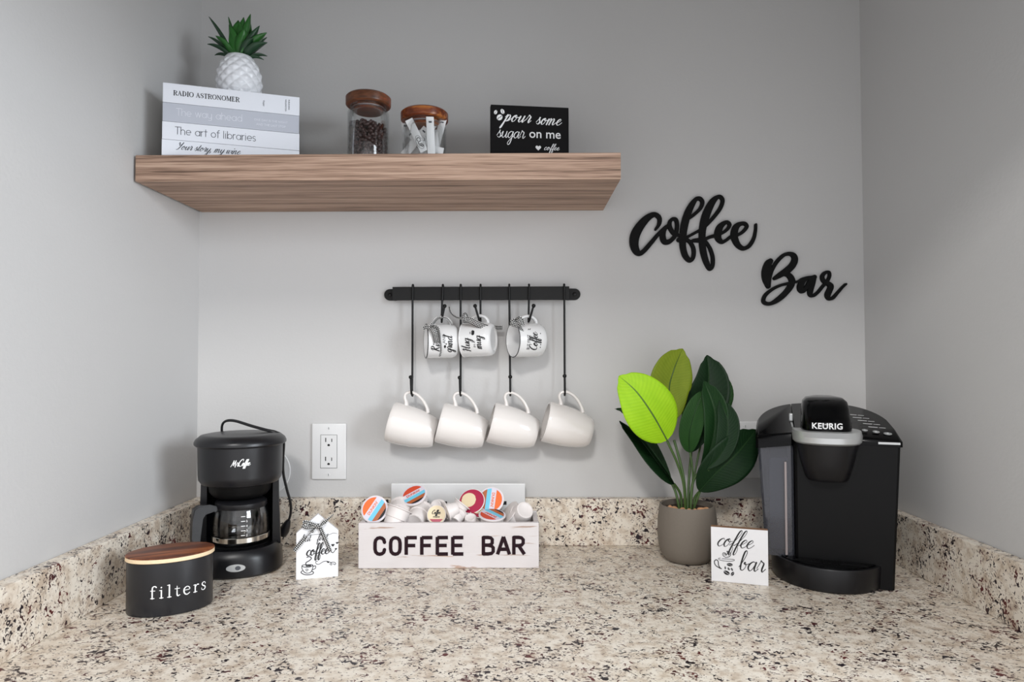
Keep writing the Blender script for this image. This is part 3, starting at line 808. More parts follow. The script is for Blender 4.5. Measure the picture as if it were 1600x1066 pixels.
# sugar sachets
def sachet(p0, p1, wd, label, th=0.0022, logo=None, nrm=(0, -1, 0)):
    p0, p1 = Vector(p0), Vector(p1); ax = (p1 - p0); ln = ax.length; t = ax.normalized(); n = Vector(nrm); n = (n - t * n.dot(t)).normalized(); s = t.cross(n)
    Mx = Matrix((s, t, n)).transposed().to_4x4(); Mx.translation = p0
    bm = bmesh.new(); rows = []
    N = 8
    for i in range(N + 1):
        u = i / N; k = th * (0.12 + 0.88 * math.sin(PI * min(1, max(0, u))) ** 0.35)
        ring = [(-wd / 2, 0), (-wd / 4, k / 2), (wd / 4, k / 2), (wd / 2, 0), (wd / 4, -k / 2), (-wd / 4, -k / 2)]
        rows.append([bm.verts.new((a, u * ln, b)) for a, b in ring])
    for a, b in zip(rows, rows[1:]):
        for i in range(6): bm.faces.new((a[i], a[(i + 1) % 6], b[(i + 1) % 6], b[i]))
    bm.faces.new(rows[0]); bm.faces.new(rows[-1][::-1])
    o = obj('sugar_sachet', bm, M['sachet'], None, 40); o.matrix_world = Mx
    tag(o, label, 'sachet', 'sugar sachets in the shorter jar')
    if logo:
        b2 = sans('CUP', 0.0105, 0.01, 0.0002, 1.0, align='CENTER')
        map_bm(b2, lambda a, b, c: (b - 0.0035, ln * logo - a, c + th / 2 + .0001))
        b3 = [(0.0062 * math.cos(q / 20 * 2 * PI), ln * logo + 0.0135 * math.sin(q / 20 * 2 * PI), .0005) for q in range(21)]
        stroke(b2, b3, 0.0002, 1, th / 2 + .0001)
        obj('lettering', b2, M['ink'], o, label='black CUP print in a ring')
    elif wd > .011:
        b2 = bmesh.new(); box(b2, -wd * .2, wd * .2, ln * .86, ln * .90, th / 2 * .9, th / 2 + .0001)
        obj('lettering', b2, M['inkgrey'], o, label='small grey mark')
    return o


def jp(u, v, dy=0): # point at photo position in the depth of jar 2
    return at(u, v, J2[1] + dy)
sachet(jp(664, 236, -.034), jp(640, 186, -.031), .0145, 'sugar sachet at the front of the shorter jar leaning left, printed CUP in a ring', logo=.28)
sachet(jp(676, 252, -.034), jp(673, 182, -.034), .0140, 'plain white sugar sachet standing upright against the front of the shorter jar', nrm=(.2, -1, 0))
sachet(jp(632, 242, -.018), jp(668, 200, -.024), .0150, 'sugar sachet low in the shorter jar, slanting up to the right behind the CUP print')
sachet(jp(646, 240, -.006), jp(684, 186, -.006), .0150, 'sugar sachet slanting right behind the upright one, with part of a ring print', logo=.35)
sachet(jp(690, 244, -.012), jp(636, 205, -.002), .0140, 'sugar sachet lying low across the back of the shorter jar')
sachet(jp(682, 230, -.020), jp(694, 186, -.008), .0130, 'sugar sachet leaning against the right side of the shorter jar')
sachet(jp(640, 246, .004), jp(634, 190, .004), .0140, 'sugar sachet upright against the left side of the shorter jar')
sachet(jp(694, 236, -.024), jp(660, 228, -.030), .0120, 'sugar sachet lying nearly flat at the bottom right of the shorter jar')
sachet(jp(655, 246, .012), jp(660, 194, .014), .0150, 'sugar sachet upright at the back of the shorter jar')
sachet(jp(676, 246, .014), jp(688, 192, .012), .0150, 'sugar sachet behind the upright plain one, leaning right')

# black sign on shelf ----------------------------------------------
def heart(bm, x, y, s, t=.0004, z=0):
    pts = []
    for i in range(24):
        a = i / 24 * 2 * PI
        pts.append((x + s * 16 * math.sin(a) ** 3 / 16, y + s * (13 * math.cos(a) - 5 * math.cos(2 * a) - 2 * math.cos(3 * a) - math.cos(4 * a)) / 16))
    return prism(bm, pts[::-1], z, z + t)


def bean_print(bm, x, y, a, b, rot, t=.0004):
    c, s = math.cos(rot), math.sin(rot)
    for sgn in (1, -1):
        pts = []
        for i in range(11):
            q = -PI / 2 + PI * i / 10
            pts.append((b * math.cos(q), a * math.sin(q)))
        for i in range(1, 10):
            v = a * (1 - 2 * i / 10); pts.append((b * .12 + b * .16 * math.sin(v / a * PI) * sgn, v))
        pts = [(p[0] * sgn, p[1]) for p in pts]
        P = [(x + p[0] * c - p[1] * s, y + p[0] * s + p[1] * c) for p in pts]
        if sgn < 0: P = P[::-1]
        prism(bm, P, 0, t)


pl = at(768, 240, -.150); pr = at(890, 240, -.131)
ang = math.atan2(pr.y - pl.y, pr.x - pl.x); wS = math.hypot(pr.x - pl.x, pr.y - pl.y); hS = .1200
sg = thing('shelf_sign', 'black block sign on the shelf with white words pour some sugar on me', 'sign', (pl.x, pl.y, ZS), (0, 0, ang))
obj('board', B(0, wS, 0, .014, 0, hS, bev=.0008), M['signblack'], sg)
bm = bmesh.new(); kx = wS / 1380.; kz = kx   # photo zoom units -> metres (x from 100, y up from the top 90)
SX = lambda u: (u - 100) * kx
SZ = lambda v, u=100: hS - (v - (90 + (u - 100) * .048)) * kz * .96
cursive(bm, 'pour', SX(330), SZ(395, 330), .0122, .45, .08, .22, 1.15, rise=-.04)
cursive(bm, 'some', SX(890), SZ(455, 890), .0115, .40, .08, .22, 1.08, rise=-.02)
cursive(bm, 'sugar', SX(205), SZ(690, 205), .0122, .18, .08, .13, .95, rise=-.02)
cursive(bm, 'coffee', SX(1035), SZ(935, 1035), .0056, .35, .12, .22, 1.15)
for st in ((185, 235, 38, 28, -.3), (305, 222, 45, 32, .5), (255, 330, 55, 48, -.7)):
    bean_print(bm, SX(st[0]), SZ(st[1], st[0]), st[2] * kx, st[3] * kx, st[4])
heart(bm, SX(935), SZ(895, 935), 50 * kx)
b2 = sans('on me', .0235, .008, .0004, 1.0); b2.transform(Matrix.Translation((SX(770), SZ(705, 770), 0)))
obj('lettering', up(bm, -.0001), M['whiteink'], sg, label='white hand lettering'); obj('lettering', up(b2, -.0001), M['whiteink'], sg, label='bold white letters')

# ================================================================== WALL WORDS
def wallword(name, strokes, org, sc, label, t=.006):
    bm = bmesh.new()
    for st in strokes:
        P = []
        for x, y, w_ in st:
            u = org[0] + x / sc; v = org[1] + y / sc
            P.append((.892 + (u - 984) * .0013120, .6155 - (v - 380) * .00132, w_ / sc * .00132))
        stroke(bm, P, t, 8)
    o = obj(name, up(bm, -.0005), M['script']); tag(o, label, 'wall sign'); return o


A = 820
wallword('wall_word', [
 [(368, 490, 34), (412, 420, 50), (412, 342, 56), (350, 302, 62), (262, 345, 88), (168, 445, 112), (102, 565, 122), (88, 680, 110), (116, 770, 88), (160, 800, 62), (215, 765, 60), (300, 670, 56), (380, 575, 50), (440, 510, 46), (500, 455, 38)],
 [(520, 445, 44), (470, 500, 66), (455, 580, 74), (480, 650, 68), (545, 645, 60), (615, 570, 52), (640, 470, 50), (632, 380, 48), (592, 358, 44), (552, 390, 48), (545, 450, 52), (575, 520, 50), (620, 560, 44), (700, 568, 36)],
 [(800, 345, 44), (870, 295, 44), (940, 225, 46), (968, 150, 48), (940, 102, 46), (885, 108, 54), (825, 190, 78), (770, 310, 90), (735, 440, 92), (714, 580, 84), (712, 710, 76), (742, 830, 70), (800, 892, 54), (843, 850, 48), (850, 760, 48), (820, 680, 44), (765, 628, 44), (700, 615, 60), (660, 628, 58)],
 [(745, 602, 36), (830, 560, 36), (930, 505, 38)],
 [(A + 190, 445, 46), (A + 285, 345, 48), (A + 375, 225, 50), (A + 408, 130, 48), (A + 385, 82, 46), (A + 345, 80, 52), (A + 285, 130, 80), (A + 220, 245, 98), (A + 172, 380, 98), (A + 145, 520, 84), (A + 142, 680, 80), (A + 165, 830, 76), (A + 205, 950, 64), (A + 238, 1002, 48), (A + 270, 960, 46), (A + 274, 860, 46), (A + 248, 760, 44), (A + 205, 680, 40), (A + 150, 638, 56), (A + 80, 634, 54), (A + 20, 636, 40)],
 [(A + 170, 625, 44), (A + 240, 592, 42), (A + 310, 574, 44), (A + 400, 540, 40), (A + 462, 495, 42), (A + 494, 440, 44), (A + 470, 406, 44), (A + 425, 415, 58), (A + 370, 465, 80), (A + 343, 545, 88), (A + 350, 615, 76), (A + 395, 656, 50), (A + 450, 632, 42), (A + 520, 582, 42), (A + 610, 560, 42), (A + 675, 515, 44), (A + 712, 460, 44), (A + 690, 425, 44), (A + 640, 424, 52), (A + 580, 460, 78), (A + 550, 545, 86), (A + 562, 630, 80), (A + 605, 705, 64), (A + 665, 740, 52), (A + 735, 712, 50), (A + 795, 625, 42), (A + 822, 520, 34), (A + 828, 435, 30)],
], (980, 300), 8.2, 'black wooden script word Coffee mounted on the back wall right of the shelf')
wallword('wall_word', [
 [(245, 215, 90), (205, 270, 120), (180, 390, 150), (182, 510, 140), (205, 635, 76)],
 [(232, 520, 40), (262, 400, 46), (310, 290, 58), (385, 190, 60), (480, 112, 60), (570, 96, 62), (635, 130, 84), (648, 205, 98), (600, 300, 106), (505, 385, 108), (400, 450, 88), (315, 503, 62)],
 [(470, 430, 60), (545, 450, 84), (598, 530, 96), (580, 625, 96), (490, 745, 88), (370, 850, 84), (250, 918, 62), (155, 915, 58), (120, 865, 56), (160, 775, 54), (270, 685, 50), (400, 622, 48), (530, 590, 48)],
 [(620, 565, 40), (700, 555, 40), (770, 515, 44), (850, 495, 52), (950, 490, 60)],
 [(930, 490, 60), (820, 520, 62), (750, 600, 96), (735, 680, 92), (775, 715, 74), (835, 650, 60), (895, 550, 60), (965, 485, 78)],
 [(965, 490, 78), (938, 590, 86), (903, 700, 90), (902, 775, 70), (955, 788, 54), (1035, 725, 50), (1110, 635, 50), (1180, 560, 48), (1222, 470, 48), (1212, 405, 46), (1150, 412, 56), (1104, 470, 60), (1118, 540, 64), (1185, 585, 72), (1240, 635, 86), (1216, 710, 90), (1186, 780, 90), (1205, 838, 62), (1270, 830, 54), (1350, 745, 45), (1430, 655, 40), (1490, 602, 36)],
], (1180, 390), 10.667, 'black wooden script word Bar mounted on the wall, right below the word Coffee')

# ================================================================== MUG RACK
rk = thing('mug_rack', 'black iron bar fixed to the wall carrying hooks and mugs', 'rack', (0.588, 0, 0.5098))
HB = .0132; XL = .407 - .588; XR = .766 - .588
bm = bmesh.new(); box(bm, XL, XR, -.0240, -.0205, -HB - .001, HB, bev=.0006)
obj('bar', bm, M['iron'], rk)
for sgn, xe, tip in ((-1, XL, .386 - .588), (1, XR, .7903 - .588)):
    bm = bmesh.new(); rr = .0118; cx = tip - sgn * rr
    pts = [(cx + rr * math.cos(a), rr * math.sin(a)) for a in [PI / 2 - PI * i / 14 for i in range(15)]]
    pts = [(xe - cx + cx - sgn * .006 - 0, rr)] + [(q[0] if sgn > 0 else 2 * cx - q[0], q[1]) for q in pts] + [(xe - sgn * .006, -rr)]
    if sgn > 0: pts = pts[::-1]
    lo = [(x, y) for x, y in pts]
    prism(bm, lo, 0, .003); map_bm(bm, lambda a, b, c: (a, -.0004 - c, b - .001))
    box(bm, min(xe, xe - sgn * .003), max(xe, xe - sgn * .003), -.0205, -.0004, -HB, HB - .001)
    bk = obj('bracket', bm, M['iron'], rk)
    sc = L([(0, 0), (.0042, 0), (.004, .0012), (.0025, .002), (0, .002)], seg=20); map_bm(sc, lambda a, b, c: (a + cx, -.0034 - c, b - .001))
    obj('screw', sc, M['wire'], bk, 30)


def hook(px_top, bot, ballp, label, grp, depth=.016, lean=0.0):
    """bot, ballp: (u, v) in the photograph; the hook is a wire of 2.1 mm radius"""
    r = .00215; yb = -.0265
    xt = at(px_top, 460, yb).x; zt = .5098 + HB
    b = at(bot[0], bot[1], -.044); q = at(ballp[0], ballp[1], -.055)
    xb = at(bot[0], bot[1] - 14, yb).x
    pts = [(xt, -.0180, zt - .020), (xt, -.0178, zt - .004), (xt, -.0195, zt + .0026), (xt, -.0225, zt + .0040), (xt, -.0258, zt + .0020), (xt, yb, zt - .006),
           (xt + (xb - xt) * .35, yb, zt + (b.z - zt) * .35), (xt + (xb - xt) * .8, yb, zt + (b.z - zt) * .8), (xb, yb - .0020, b.z + .012), (b.x + (xb - b.x) * .4, -.0345, b.z + .0035), (b.x, -.0430, b.z), (b.x + (q.x - b.x) * .2, -.0510, b.z + .004), (b.x + (q.x - b.x) * .4, -.0545, b.z + .011), (q.x, -.055, q.z)]
    h = thing('mug_hook', label, 'hook', (xt, -.0215, zt), group=grp)
    bm = tube(bmesh.new(), [Vector(p) - Vector((xt, -.0215, zt)) for p in pts], r, seg=10, k=5)
    obj('wire', bm, M['wire'], h, 60)
    obj('ball_tip', ball(bmesh.new(), Vector((q.x, -.055, q.z)) - Vector((xt, -.0215, zt)), .0040, 3), M['wire'], h, 180)
    return h


LH = [(645, (644, 618), (641.5, 589)), (720, (719.5, 618), (718, 590)), (796, (797, 618), (797, 589)), (882, (882, 618), (882, 588))]
pos4 = ['leftmost', 'second from left', 'third from left', 'rightmost']
for (t_, b_, q_), nm in zip(LH, pos4):
    hook(t_, b_, q_, 'long black wire hook on the rack, %s of the four holding large mugs' % nm, 'long hooks on the rack')
SHK = [(692, (690, 503), (695, 478)), (751, (751, 504), (742.5, 478)), (827, (826, 503), (834, 478))]
for (t_, b_, q_), nm in zip(SHK, ['Rise and grind', 'Hug in a mug', 'But first Coffee']):
    hook(t_, b_, q_, 'short black wire hook on the rack holding the small %s mug' % nm, 'short hooks on the rack')


def mug_body(prof_out, th, seg=64):
    inner = [(max(r - th, 0), z) for r, z in prof_out]
    zb = prof_out[0][1]
    inn = [(r, max(z, zb + th + .002)) for r, z in inner if z > zb + .006]
    p = [(0, zb + .003), (prof_out[0][0] - .004, zb + .003), (prof_out[0][0] - .003, zb)] + prof_out + inn[::-1] + [(inn[0][0] * .8, zb + th + .001), (0, zb + th + .001)]
    return L(p, seg=seg)


# big mugs: local frame: axis +Z from base to rim, handle towards +X
def big_mug(label):
    m = thing('large_mug', label, 'mug', group='plain white mugs on the long hooks')
    R, H = .0405, .094
    prof = [(.0250, 0), (.0270, .001), (.0308, .009), (.0352, .024), (.0386, .044), (.0403, .064), (R, .085), (R - .0003, H - .002), (R - .0015, H)]
    obj('body', mug_body(prof, .0032), M['ceramic'], m, 45)
    pts = [(.0355, 0, .026), (.044, 0, .030), (.0560, 0, .041), (.0645, 0, .055), (.0665, 0, .069), (.0620, 0, .0775), (.0540, 0, .0785), (.0450, 0, .0735), (.0385, 0, .0715)]
    bm = tube(bmesh.new(), pts, [.0046, .0034, .0031, .0030, .0031, .0032, .0036, .0052], seg=12, k=7, flat=1.5)
    obj('handle', bm, M['ceramic'], m, 60)
    return m


def copy_tree(o, parent=None):
    c = o.copy(); COL.objects.link(c); c.parent = parent
    for ch in list(o.children): copy_tree(ch, c)
    return c


# orientation of a hung mug: rim points left and slightly up-left
def hang(axis, updir, origin):
    z = Vector(axis).normalized(); x = Vector(updir); x = (x - z * x.dot(z)).normalized(); y = z.cross(x)
    Mx = Matrix((x, y, z)).transposed().to_4x4(); Mx.translation = Vector(origin); return Mx


big0 = None
for i, ((u, v), nm) in enumerate(zip([(681, 677), (758, 678), (837.5, 678), (922.5, 677)], pos4)):
    lab = 'plain white glazed mug hanging on a long hook, %s of four' % nm
    if big0 is None: big0 = big_mug(lab); m = big0
    else: m = copy_tree(big0); m['label'] = lab
    base = at(u, v, -.045)
    tw = [0.04, 0.0, -.03, -.02][i]
    m.matrix_world = hang((-1, -.06 + tw, .262), (.262, .0, 1), base)

# small mugs
def small_mug(label, words, ribbon_fn, Mx, texts, dark_rim=True):
    m = thing('small_mug', label, 'mug', group='small lettered mugs on the short hooks')
    R, H = .0338, .062
    prof = [(.0255, 0), (.0285, .0008), (.0318, .005), (R, .012), (R, .045), (R, H - .001), (R + .0012, H)]
    zz = [(0, .0035), (.022, .0035), (.0235, 0.0)] + prof + [(R - .001, H + .0006), (R - .0024, H - .001), (R - .0024, .008), (R - .007, .0045), (0, .0045)]
    obj('body', L(zz, seg=64), M['enamel'], m, 45)
    bm = bmesh.new()
    N = 48
    tube(bm, [((R + .0002) * math.cos(q / N * 2 * PI), (R + .0002) * math.sin(q / N * 2 * PI), H) for q in range(N + 1)], .0010, seg=6, k=1)
    obj('rim_line', bm, M['rim'] if dark_rim else M['enamel'], m, 60, label='thin black rim' if dark_rim else None)
    pts = [(.0310, 0, .012), (.0380, 0, .0125), (.0450, 0, .019), (.0475, 0, .030), (.0450, 0, .041), (.0380, 0, .047), (.0310, 0, .0475)]
    obj('handle', tube(bmesh.new(), pts, .0034, seg=12, k=7, flat=1.4), M['enamel'], m, 60)
    # lettering wraps round the body; text frame: (s along the mug's girth, h along its axis)
    bm = bmesh.new(); texts(bm)
    a0 = -PI / 2
    def wrap(x, y, z):
        a = a0 + x / R; r = R + .0002 + z * .5
        return (r * math.cos(a), r * math.sin(a), y)
    obj('lettering', map_bm(bm, wrap), M['ink'], m, label='black printed words')
    m.matrix_world = Mx
    if ribbon_fn: ribbon_fn(m)
    return m


def txt1(bm):   # x runs up the girth when hung; y is height along the mug axis (rim = .062)
    cursive(bm, 'Rise', -.022, .0395, .0080, .15, .10, .30, .95)
    bm2 = sans('AND', .0078, .0, .0003, 1.1, align='CENTER'); bm2.transform(Matrix.Translation((.004, .0285, 0)))
    me = bpy.data.meshes.new('t'); bm2.to_mesh(me); bm.from_mesh(me); bpy.data.meshes.remove(me); bm2.free()
    cursive(bm, 'grind', -.024, .0150, .0080, .15, .10, .30, .95)
    stroke(bm, [(-.0125, .0290, .004), (-.0105, .0290, .004)], .0003); stroke(bm, [(-.015, .029, .0010), (-.012, .027, .001)], .0003)


def txt2(bm):
    cursive(bm, 'Hug', -.0255, .0405, .0080, .15, .10, .30, .95)
    bm2 = sans('IN A', .0062, .0, .0003, 1.1, align='CENTER'); bm2.transform(Matrix.Translation((-.010, .0285, 0)))
    me = bpy.data.meshes.new('t'); bm2.to_mesh(me); bm.from_mesh(me); bpy.data.meshes.remove(me); bm2.free()
    cursive(bm, 'mug', -.0200, .0170, .0080, .15, .10, .30, .95)
    # cup mark
    stroke(bm, [(.0105, .0335, .006), (.0150, .0335, .006)], .0003); stroke(bm, [(.0105, .0390, .0012), (.0145, .0395, .0012)], .0003)
    stroke(bm, [(.0150, .0365, .001), (.0180, .0350, .001), (.0150, .031, .001)], .0003)


def txt3(bm):
    for s, x, y, sz in (('BUT FIRST', -.0205, .0400, .0092),):
        bm2 = sans(s, sz, .005, .0003, .72); bm2.transform(Matrix.Translation((x, y, 0)))
        me = bpy.data.meshes.new('t'); bm2.to_mesh(me); bm.from_mesh(me); bpy.data.meshes.remove(me); bm2.free()
    cursive(bm, 'Coffee', -.0215, .0245, .0084, .15, .10, .30, .84)
    for q in (-.0155, -.010, .012): stroke(bm, [(q, .0175, .0020), (q + .0006, .0175, .0020)], .0003)
    stroke(bm, [(.0195, .0425, .0009), (.0225, .0405, .0009), (.0205, .0385, .0009), (.0235, .0365, .0009)], .0003)


def rib(parent, pts, width, wdir=(0, 0, 1), sq=.0030, **k):
    """ribbon given in world points, stored in the parent's frame"""
    inv = parent.matrix_world.inverted()
    o = strip('ribbon', pts, width, M['gingham'], None, wdir, sq=sq, **k)
    o.data.transform(inv); o.parent = parent
    return o


def rb1(m):
    y = -.083
    rib(m, [at(690, 497, -.070), at(684, 497, -.075), at(676, 506, y), at(673, 512, y)], .008, [(0, -1, .2), (0, 0, 1)], label='black and white gingham ribbon')
    rib(m, [at(673, 510, y), at(679, 518, y - .002), at(683, 535, y - .001)], .0140, [(1, 0, .2), (1, 0, .3)], label='black and white gingham ribbon')
    rib(m, [at(674, 510, y), at(684, 512, y - .004), at(688, 530, y - .005), at(689, 548, y - .003), at(687, 557, y - .001)], .0080, [(1, 0, 0), (.4, -1, 0), (1, -.3, 0)], taper=(1, .5))
    rib(m, [at(673, 511, y), at(666, 511, y + .003), at(661, 513, y + .004)], .007, [(0, 0, 1), (.3, 0, 1)])
    rib(m, [at(688, 496, -.058), at(698, 497, -.054), at(705, 505, -.052), at(708, 514, -.052)], .007, [(0, -1, .3), (.3, -1, 0)])


def rb2(m):
    y = -.074
    rib(m, [at(702, 479, -.045), at(705, 489, -.055), at(714, 496, -.068), at(724, 497, -.078)], .0045, [(1, 0, 0), (.2, 0, 1)])
    rib(m, [at(724, 499, y), at(734, 500, y - .004), at(746, 506, y - .002), at(762, 512, -.070)], .0120, [(0, 0, 1), (0, 0, 1), (.1, 0, 1)], label='black and white gingham ribbon')
    rib(m, [at(760, 511, -.030), at(770, 511.5, -.028), at(785, 512, -.026)], .0085, (0, 0, 1), label='black and white gingham ribbon')
    rib(m, [at(733, 499, y), at(727, 502, y - .003), at(725, 494, y - .004), at(728, 489, y - .002), at(732, 496, y)], .0060, [(0, -1, .4), (1, 0, 0), (.3, -1, 0)])


def rb3(m):
    y = -.083
    rib(m, [at(815, 510, y), at(806, 508, y - .003), at(799, 505, y - .001), at(806, 501, y), at(815, 509, y)], .0085, [(.3, -.3, 1), (.3, .3, 1)], label='black and white gingham ribbon')
    rib(m, [at(815, 509, y - .002), at(812, 504, y - .005), at(810, 498, y - .004), at(815, 500, y - .004), at(817, 508, y)], .0085, [(1, 0, .3), (1, -.3, .4)], label='black and white gingham ribbon')
    rib(m, [at(811, 508, y), at(815, 515, y - .003), at(817, 520, y)], .0060, (1, 0, 0))


def smug(u, v, yaw, tilt=0.0, y=-.052):
    """u, v: photo point of the base centre; yaw > 0 turns the rim to the camera"""
    ax = (-math.cos(yaw), -math.sin(yaw), tilt)
    return hang(ax, (0, 0, 1), at(u, v, y))
small_mug('small white mug printed Rise and grind, with gingham ribbon on its handle', '', rb1, smug(714, 533, .26, 0.0, -.036), txt1)
small_mug('small white mug printed Hug in a mug, base turned outward, ribbon through its handle', '', rb2, smug(772, 530, -.25, -.02, -.053), txt2, False)
small_mug('small white mug printed But first Coffee, its open mouth turned to the viewer', '', rb3, smug(846, 532, .42, 0.0, -.036), txt3)

# ================================================================== OUTLETS AND PLATES
def plate(name, x, z, w_, h, label, gangs=1):
    p = thing(name, label, 'outlet', (x, 0, z))
    bm = B(0, w_, -.0055, -.0004, -h, 0, bev=.0022, seg=3)
    obj('cover_plate', bm, M['plate'], p, 40)
    for g in range(gangs):
        cx = w_ / 2 if gangs == 1 else w_ * (.30 + .40 * g)
        rcp = obj('receptacle', B(cx - .0165, cx + .0165, -.0066, -.0040, -h / 2 - .0335, -h / 2 + .0335, bev=.0008), M['plate'], p)
        fr = bmesh.new()
        for a in ((cx - .0172, cx - .0166, -h / 2 - .0340, -h / 2 + .0340), (cx + .0166, cx + .0172, -h / 2 - .0340, -h / 2 + .0340), (cx - .0172, cx + .0172, -h / 2 + .0336, -h / 2 + .0342), (cx - .0172, cx + .0172, -h / 2 - .0342, -h / 2 - .0336)):
            box(fr, a[0], a[1], -.00575, -.0050, a[2], a[3])
        obj('gap_line', fr, M['slot'], p, label='thin grey gap round the receptacle')
        for zc in (.0195, -.0190):
            zc = -h / 2 + zc
            for (dx, ww, hh) in ((-.0062, .0020, .0085), (.0062, .0017, .0068)):
                obj('slot', B(cx + dx - ww / 2, cx + dx + ww / 2, -.00675, -.0060, zc, zc + hh), M['slot'], rcp)
            bm = L([(0, 0), (.0026, 0), (.0026, .0008), (0, .0008)], seg=18); map_bm(bm, lambda a, b, c: (cx + a, -.0060 - c, zc - .0065 + max(b, -.0018)))
            obj('slot', bm, M['slot'], rcp)
        for zc in (-h / 2 + .0475, -h / 2 - .0475):
            bm = L([(0, 0), (.0028, 0), (.0026, .0008), (0, .0011)], seg=16); map_bm(bm, lambda a, b, c: (cx + a, -.0055 - c, zc + b))
            sc = obj('screw', bm, M['plate'], p, 30)
            obj('screw_slot', B(cx - .0004, cx + .0004, -.0068, -.0062, zc - .0022, zc + .0022), M['inkgrey'], sc)
    return p


plate('wall_outlet', .2385, .2446, .0709, .1146, 'white wall outlet with two sockets between the small coffee maker and the mugs')
plate('wall_outlet', .1175 + .925, .2480, .1165, .1146, 'white double wall outlet half hidden behind the leafy potted plant', 2)

# white panel behind the crate
wp = thing('white_panel', 'long low white panel with small black slots standing behind the coffee pod crate', 'panel', (at(610, 790, -.030).x, -.020, 0))
pw = at(819.5, 790, -.030).x - at(610, 790, -.030).x
obj('board', B(0, pw, -.010, 0, 0.0, at(700, 755.5, -.030).z, bev=.0012), M['plate'], wp)
for u in (665, 694, 787):
    q = at(u, 786, -.030)
    x = q.x - wp.location.x
    obj('slot', B(x - .0045, x + .0045, -.0108, -.0092, q.z - .0035, q.z + .0035), M['slot'], wp, label='small black slot')

# white round dish behind coffee maker
c = at(414, 735, -.012)
bm = L([(0, 0), (.044, 0), (.0485, .003), (.050, .006), (.0485, .0075), (.040, .005), (0, .005)], seg=56)
map_bm(bm, lambda a, b, c_: (a, -c_, b))
o = obj('round_disc', bm, M['plate'], None, 40); o.location = (c.x, -.0008, c.z)
tag(o, 'white round disc on the wall, mostly hidden behind the small black coffee maker', 'disc')

# ================================================================== SMALL COFFEE MAKER
CMx, CMy = .1570, -.1590
RZ = math.radians(16)
cm = thing('drip_coffee_maker', 'small black drip coffee maker with cord looped over its lid, in the left corner', 'coffee maker', (CMx, CMy, 0), (0, 0, RZ))


def sup(rx, ry, n=56, e=2.0, cy=0, front=1.0):
    out = []
    for i in range(n):
        a = i / n * 2 * PI; c_, s_ = math.cos(a), math.sin(a)
        x = rx * math.copysign(abs(c_) ** (2 / e), c_); y = ry * math.copysign(abs(s_) ** (2 / e), s_)
        out.append((x, cy + (y * front if y < 0 else y)))
    return out


def loft(bm, rings, cap=True):
    """rings: list of (outline, z)"""
    R_ = [[bm.verts.new((x, y, z)) for x, y in pts] for pts, z in rings]
    n = len(R_[0])
    for a, b in zip(R_, R_[1:]):
        for i in range(n): bm.faces.new((a[i], a[(i + 1) % n], b[(i + 1) % n], b[i]))
    if cap: bm.faces.new(R_[0][::-1]); bm.faces.new(R_[-1])
    return bm


bm = loft(bmesh.new(), [(sup(.0700, .072, e=2.5), .0005), (sup(.0735, .0755, e=2.5), .004), (sup(.0735, .0755, e=2.5), .012), (sup(.0720, .0745, e=2.4), .030), (sup(.0690, .072, e=2.3), .040), (sup(.0640, .067, e=2.2), .0455)])
obj('base', bm, M['satin'], cm, 40)
obj('warming_plate', L([(0, .0455), (.050, .0455), (.052, .0475), (.050, .0490), (0, .0490)], seg=48, cy=-.008), M['dark'], cm, 40)
# power switch
sw = obj('power_switch', prism(bmesh.new(), [(x * .0155, y * .0062) for x, y in [(math.cos(q / 32 * 2 * PI) * (1), math.sin(q / 32 * 2 * PI)) for q in range(32)]], 0, .0016), M['silver'], cm, label='oval grey rocker switch')
sw.rotation_euler = (PI / 2 - .06, 0, 0); sw.location = (.002, -.0742, .0195)
sw2 = obj('switch_inset', prism(bmesh.new(), [(.0035 + math.cos(q / 20 * 2 * PI) * .0045, math.sin(q / 20 * 2 * PI) * .0035) for q in range(20)], .0016, .0024), M['inkgrey'], sw)
# reservoir body: C-shaped column open to the front
def cshape(ro, ri, half, ex=1.0):
    pts = []; n = 36
    for i in range(n + 1):
        a = PI / 2 + (half) * (1 - 2 * i / n); pts.append((ro * ex * math.cos(a), ro * math.sin(a)))
    for i in range(n + 1):
        a = PI / 2 - (half) * (1 - 2 * i / n); pts.append((ri * math.cos(a), ri * math.sin(a)))
    return pts[::-1]
hf = math.radians(96)
bm = loft(bmesh.new(), [(cshape(.0705, .0560, hf, 1.0), .040), (cshape(.0685, .0560, hf), .080), (cshape(.0665, .0560, hf), .130), (cshape(.0660, .0560, hf), .162)])
obj('reservoir_column', bm, M['satin'], cm, 35)
obj('filter_housing', L([(0, .128), (.036, .128), (.046, .132), (.052, .140), (.055, .157), (0, .157)], seg=48, cy=-.004), M['dark'], cm, 40)
obj('drum', L([(0, .152), (.056, .152), (.066, .155), (.0705, .162), (.0715, .170), (.0725, .222), (0, .222)], seg=72), M['black'], cm, 35)
obj('lid', L([(0, .222), (.0755, .222), (.0785, .2245), (.0785, .2285), (.0760, .2335), (.0680, .2400), (.0580, .2418), (0, .2418)], seg=72), M['black'], cm, 30)
bm = bmesh.new()
wd_ = cursive(bm, 'M', 0, 0, .0050, .25, .16, .26, 1.0); x_ = wd_ * .92
x_ += cursive(bm, 'r', x_, 0, .0055, .2, .14, .24, .9) * .9
stroke(bm, [(x_ - .0012, .0005, .0012), (x_ - .0008, .0005, .0012)], .0003)
x_ += cursive(bm, 'C', x_ + .0002, 0, .0058, .15, .14, .26, 1.0) * .72
x_ += cursive(bm, 'offee', x_, .0006, .0050, .3, .14, .26, .66)
map_bm(bm, lambda a, b, c_: (a - .0075, b + .192, c_))
def wrapdrum(x, y, z):
    r = .0715 + (y - .170) * .02 + .0001 + z * .5; a = -PI / 2 + x / r
    return (r * math.cos(a), r * math.sin(a), y)
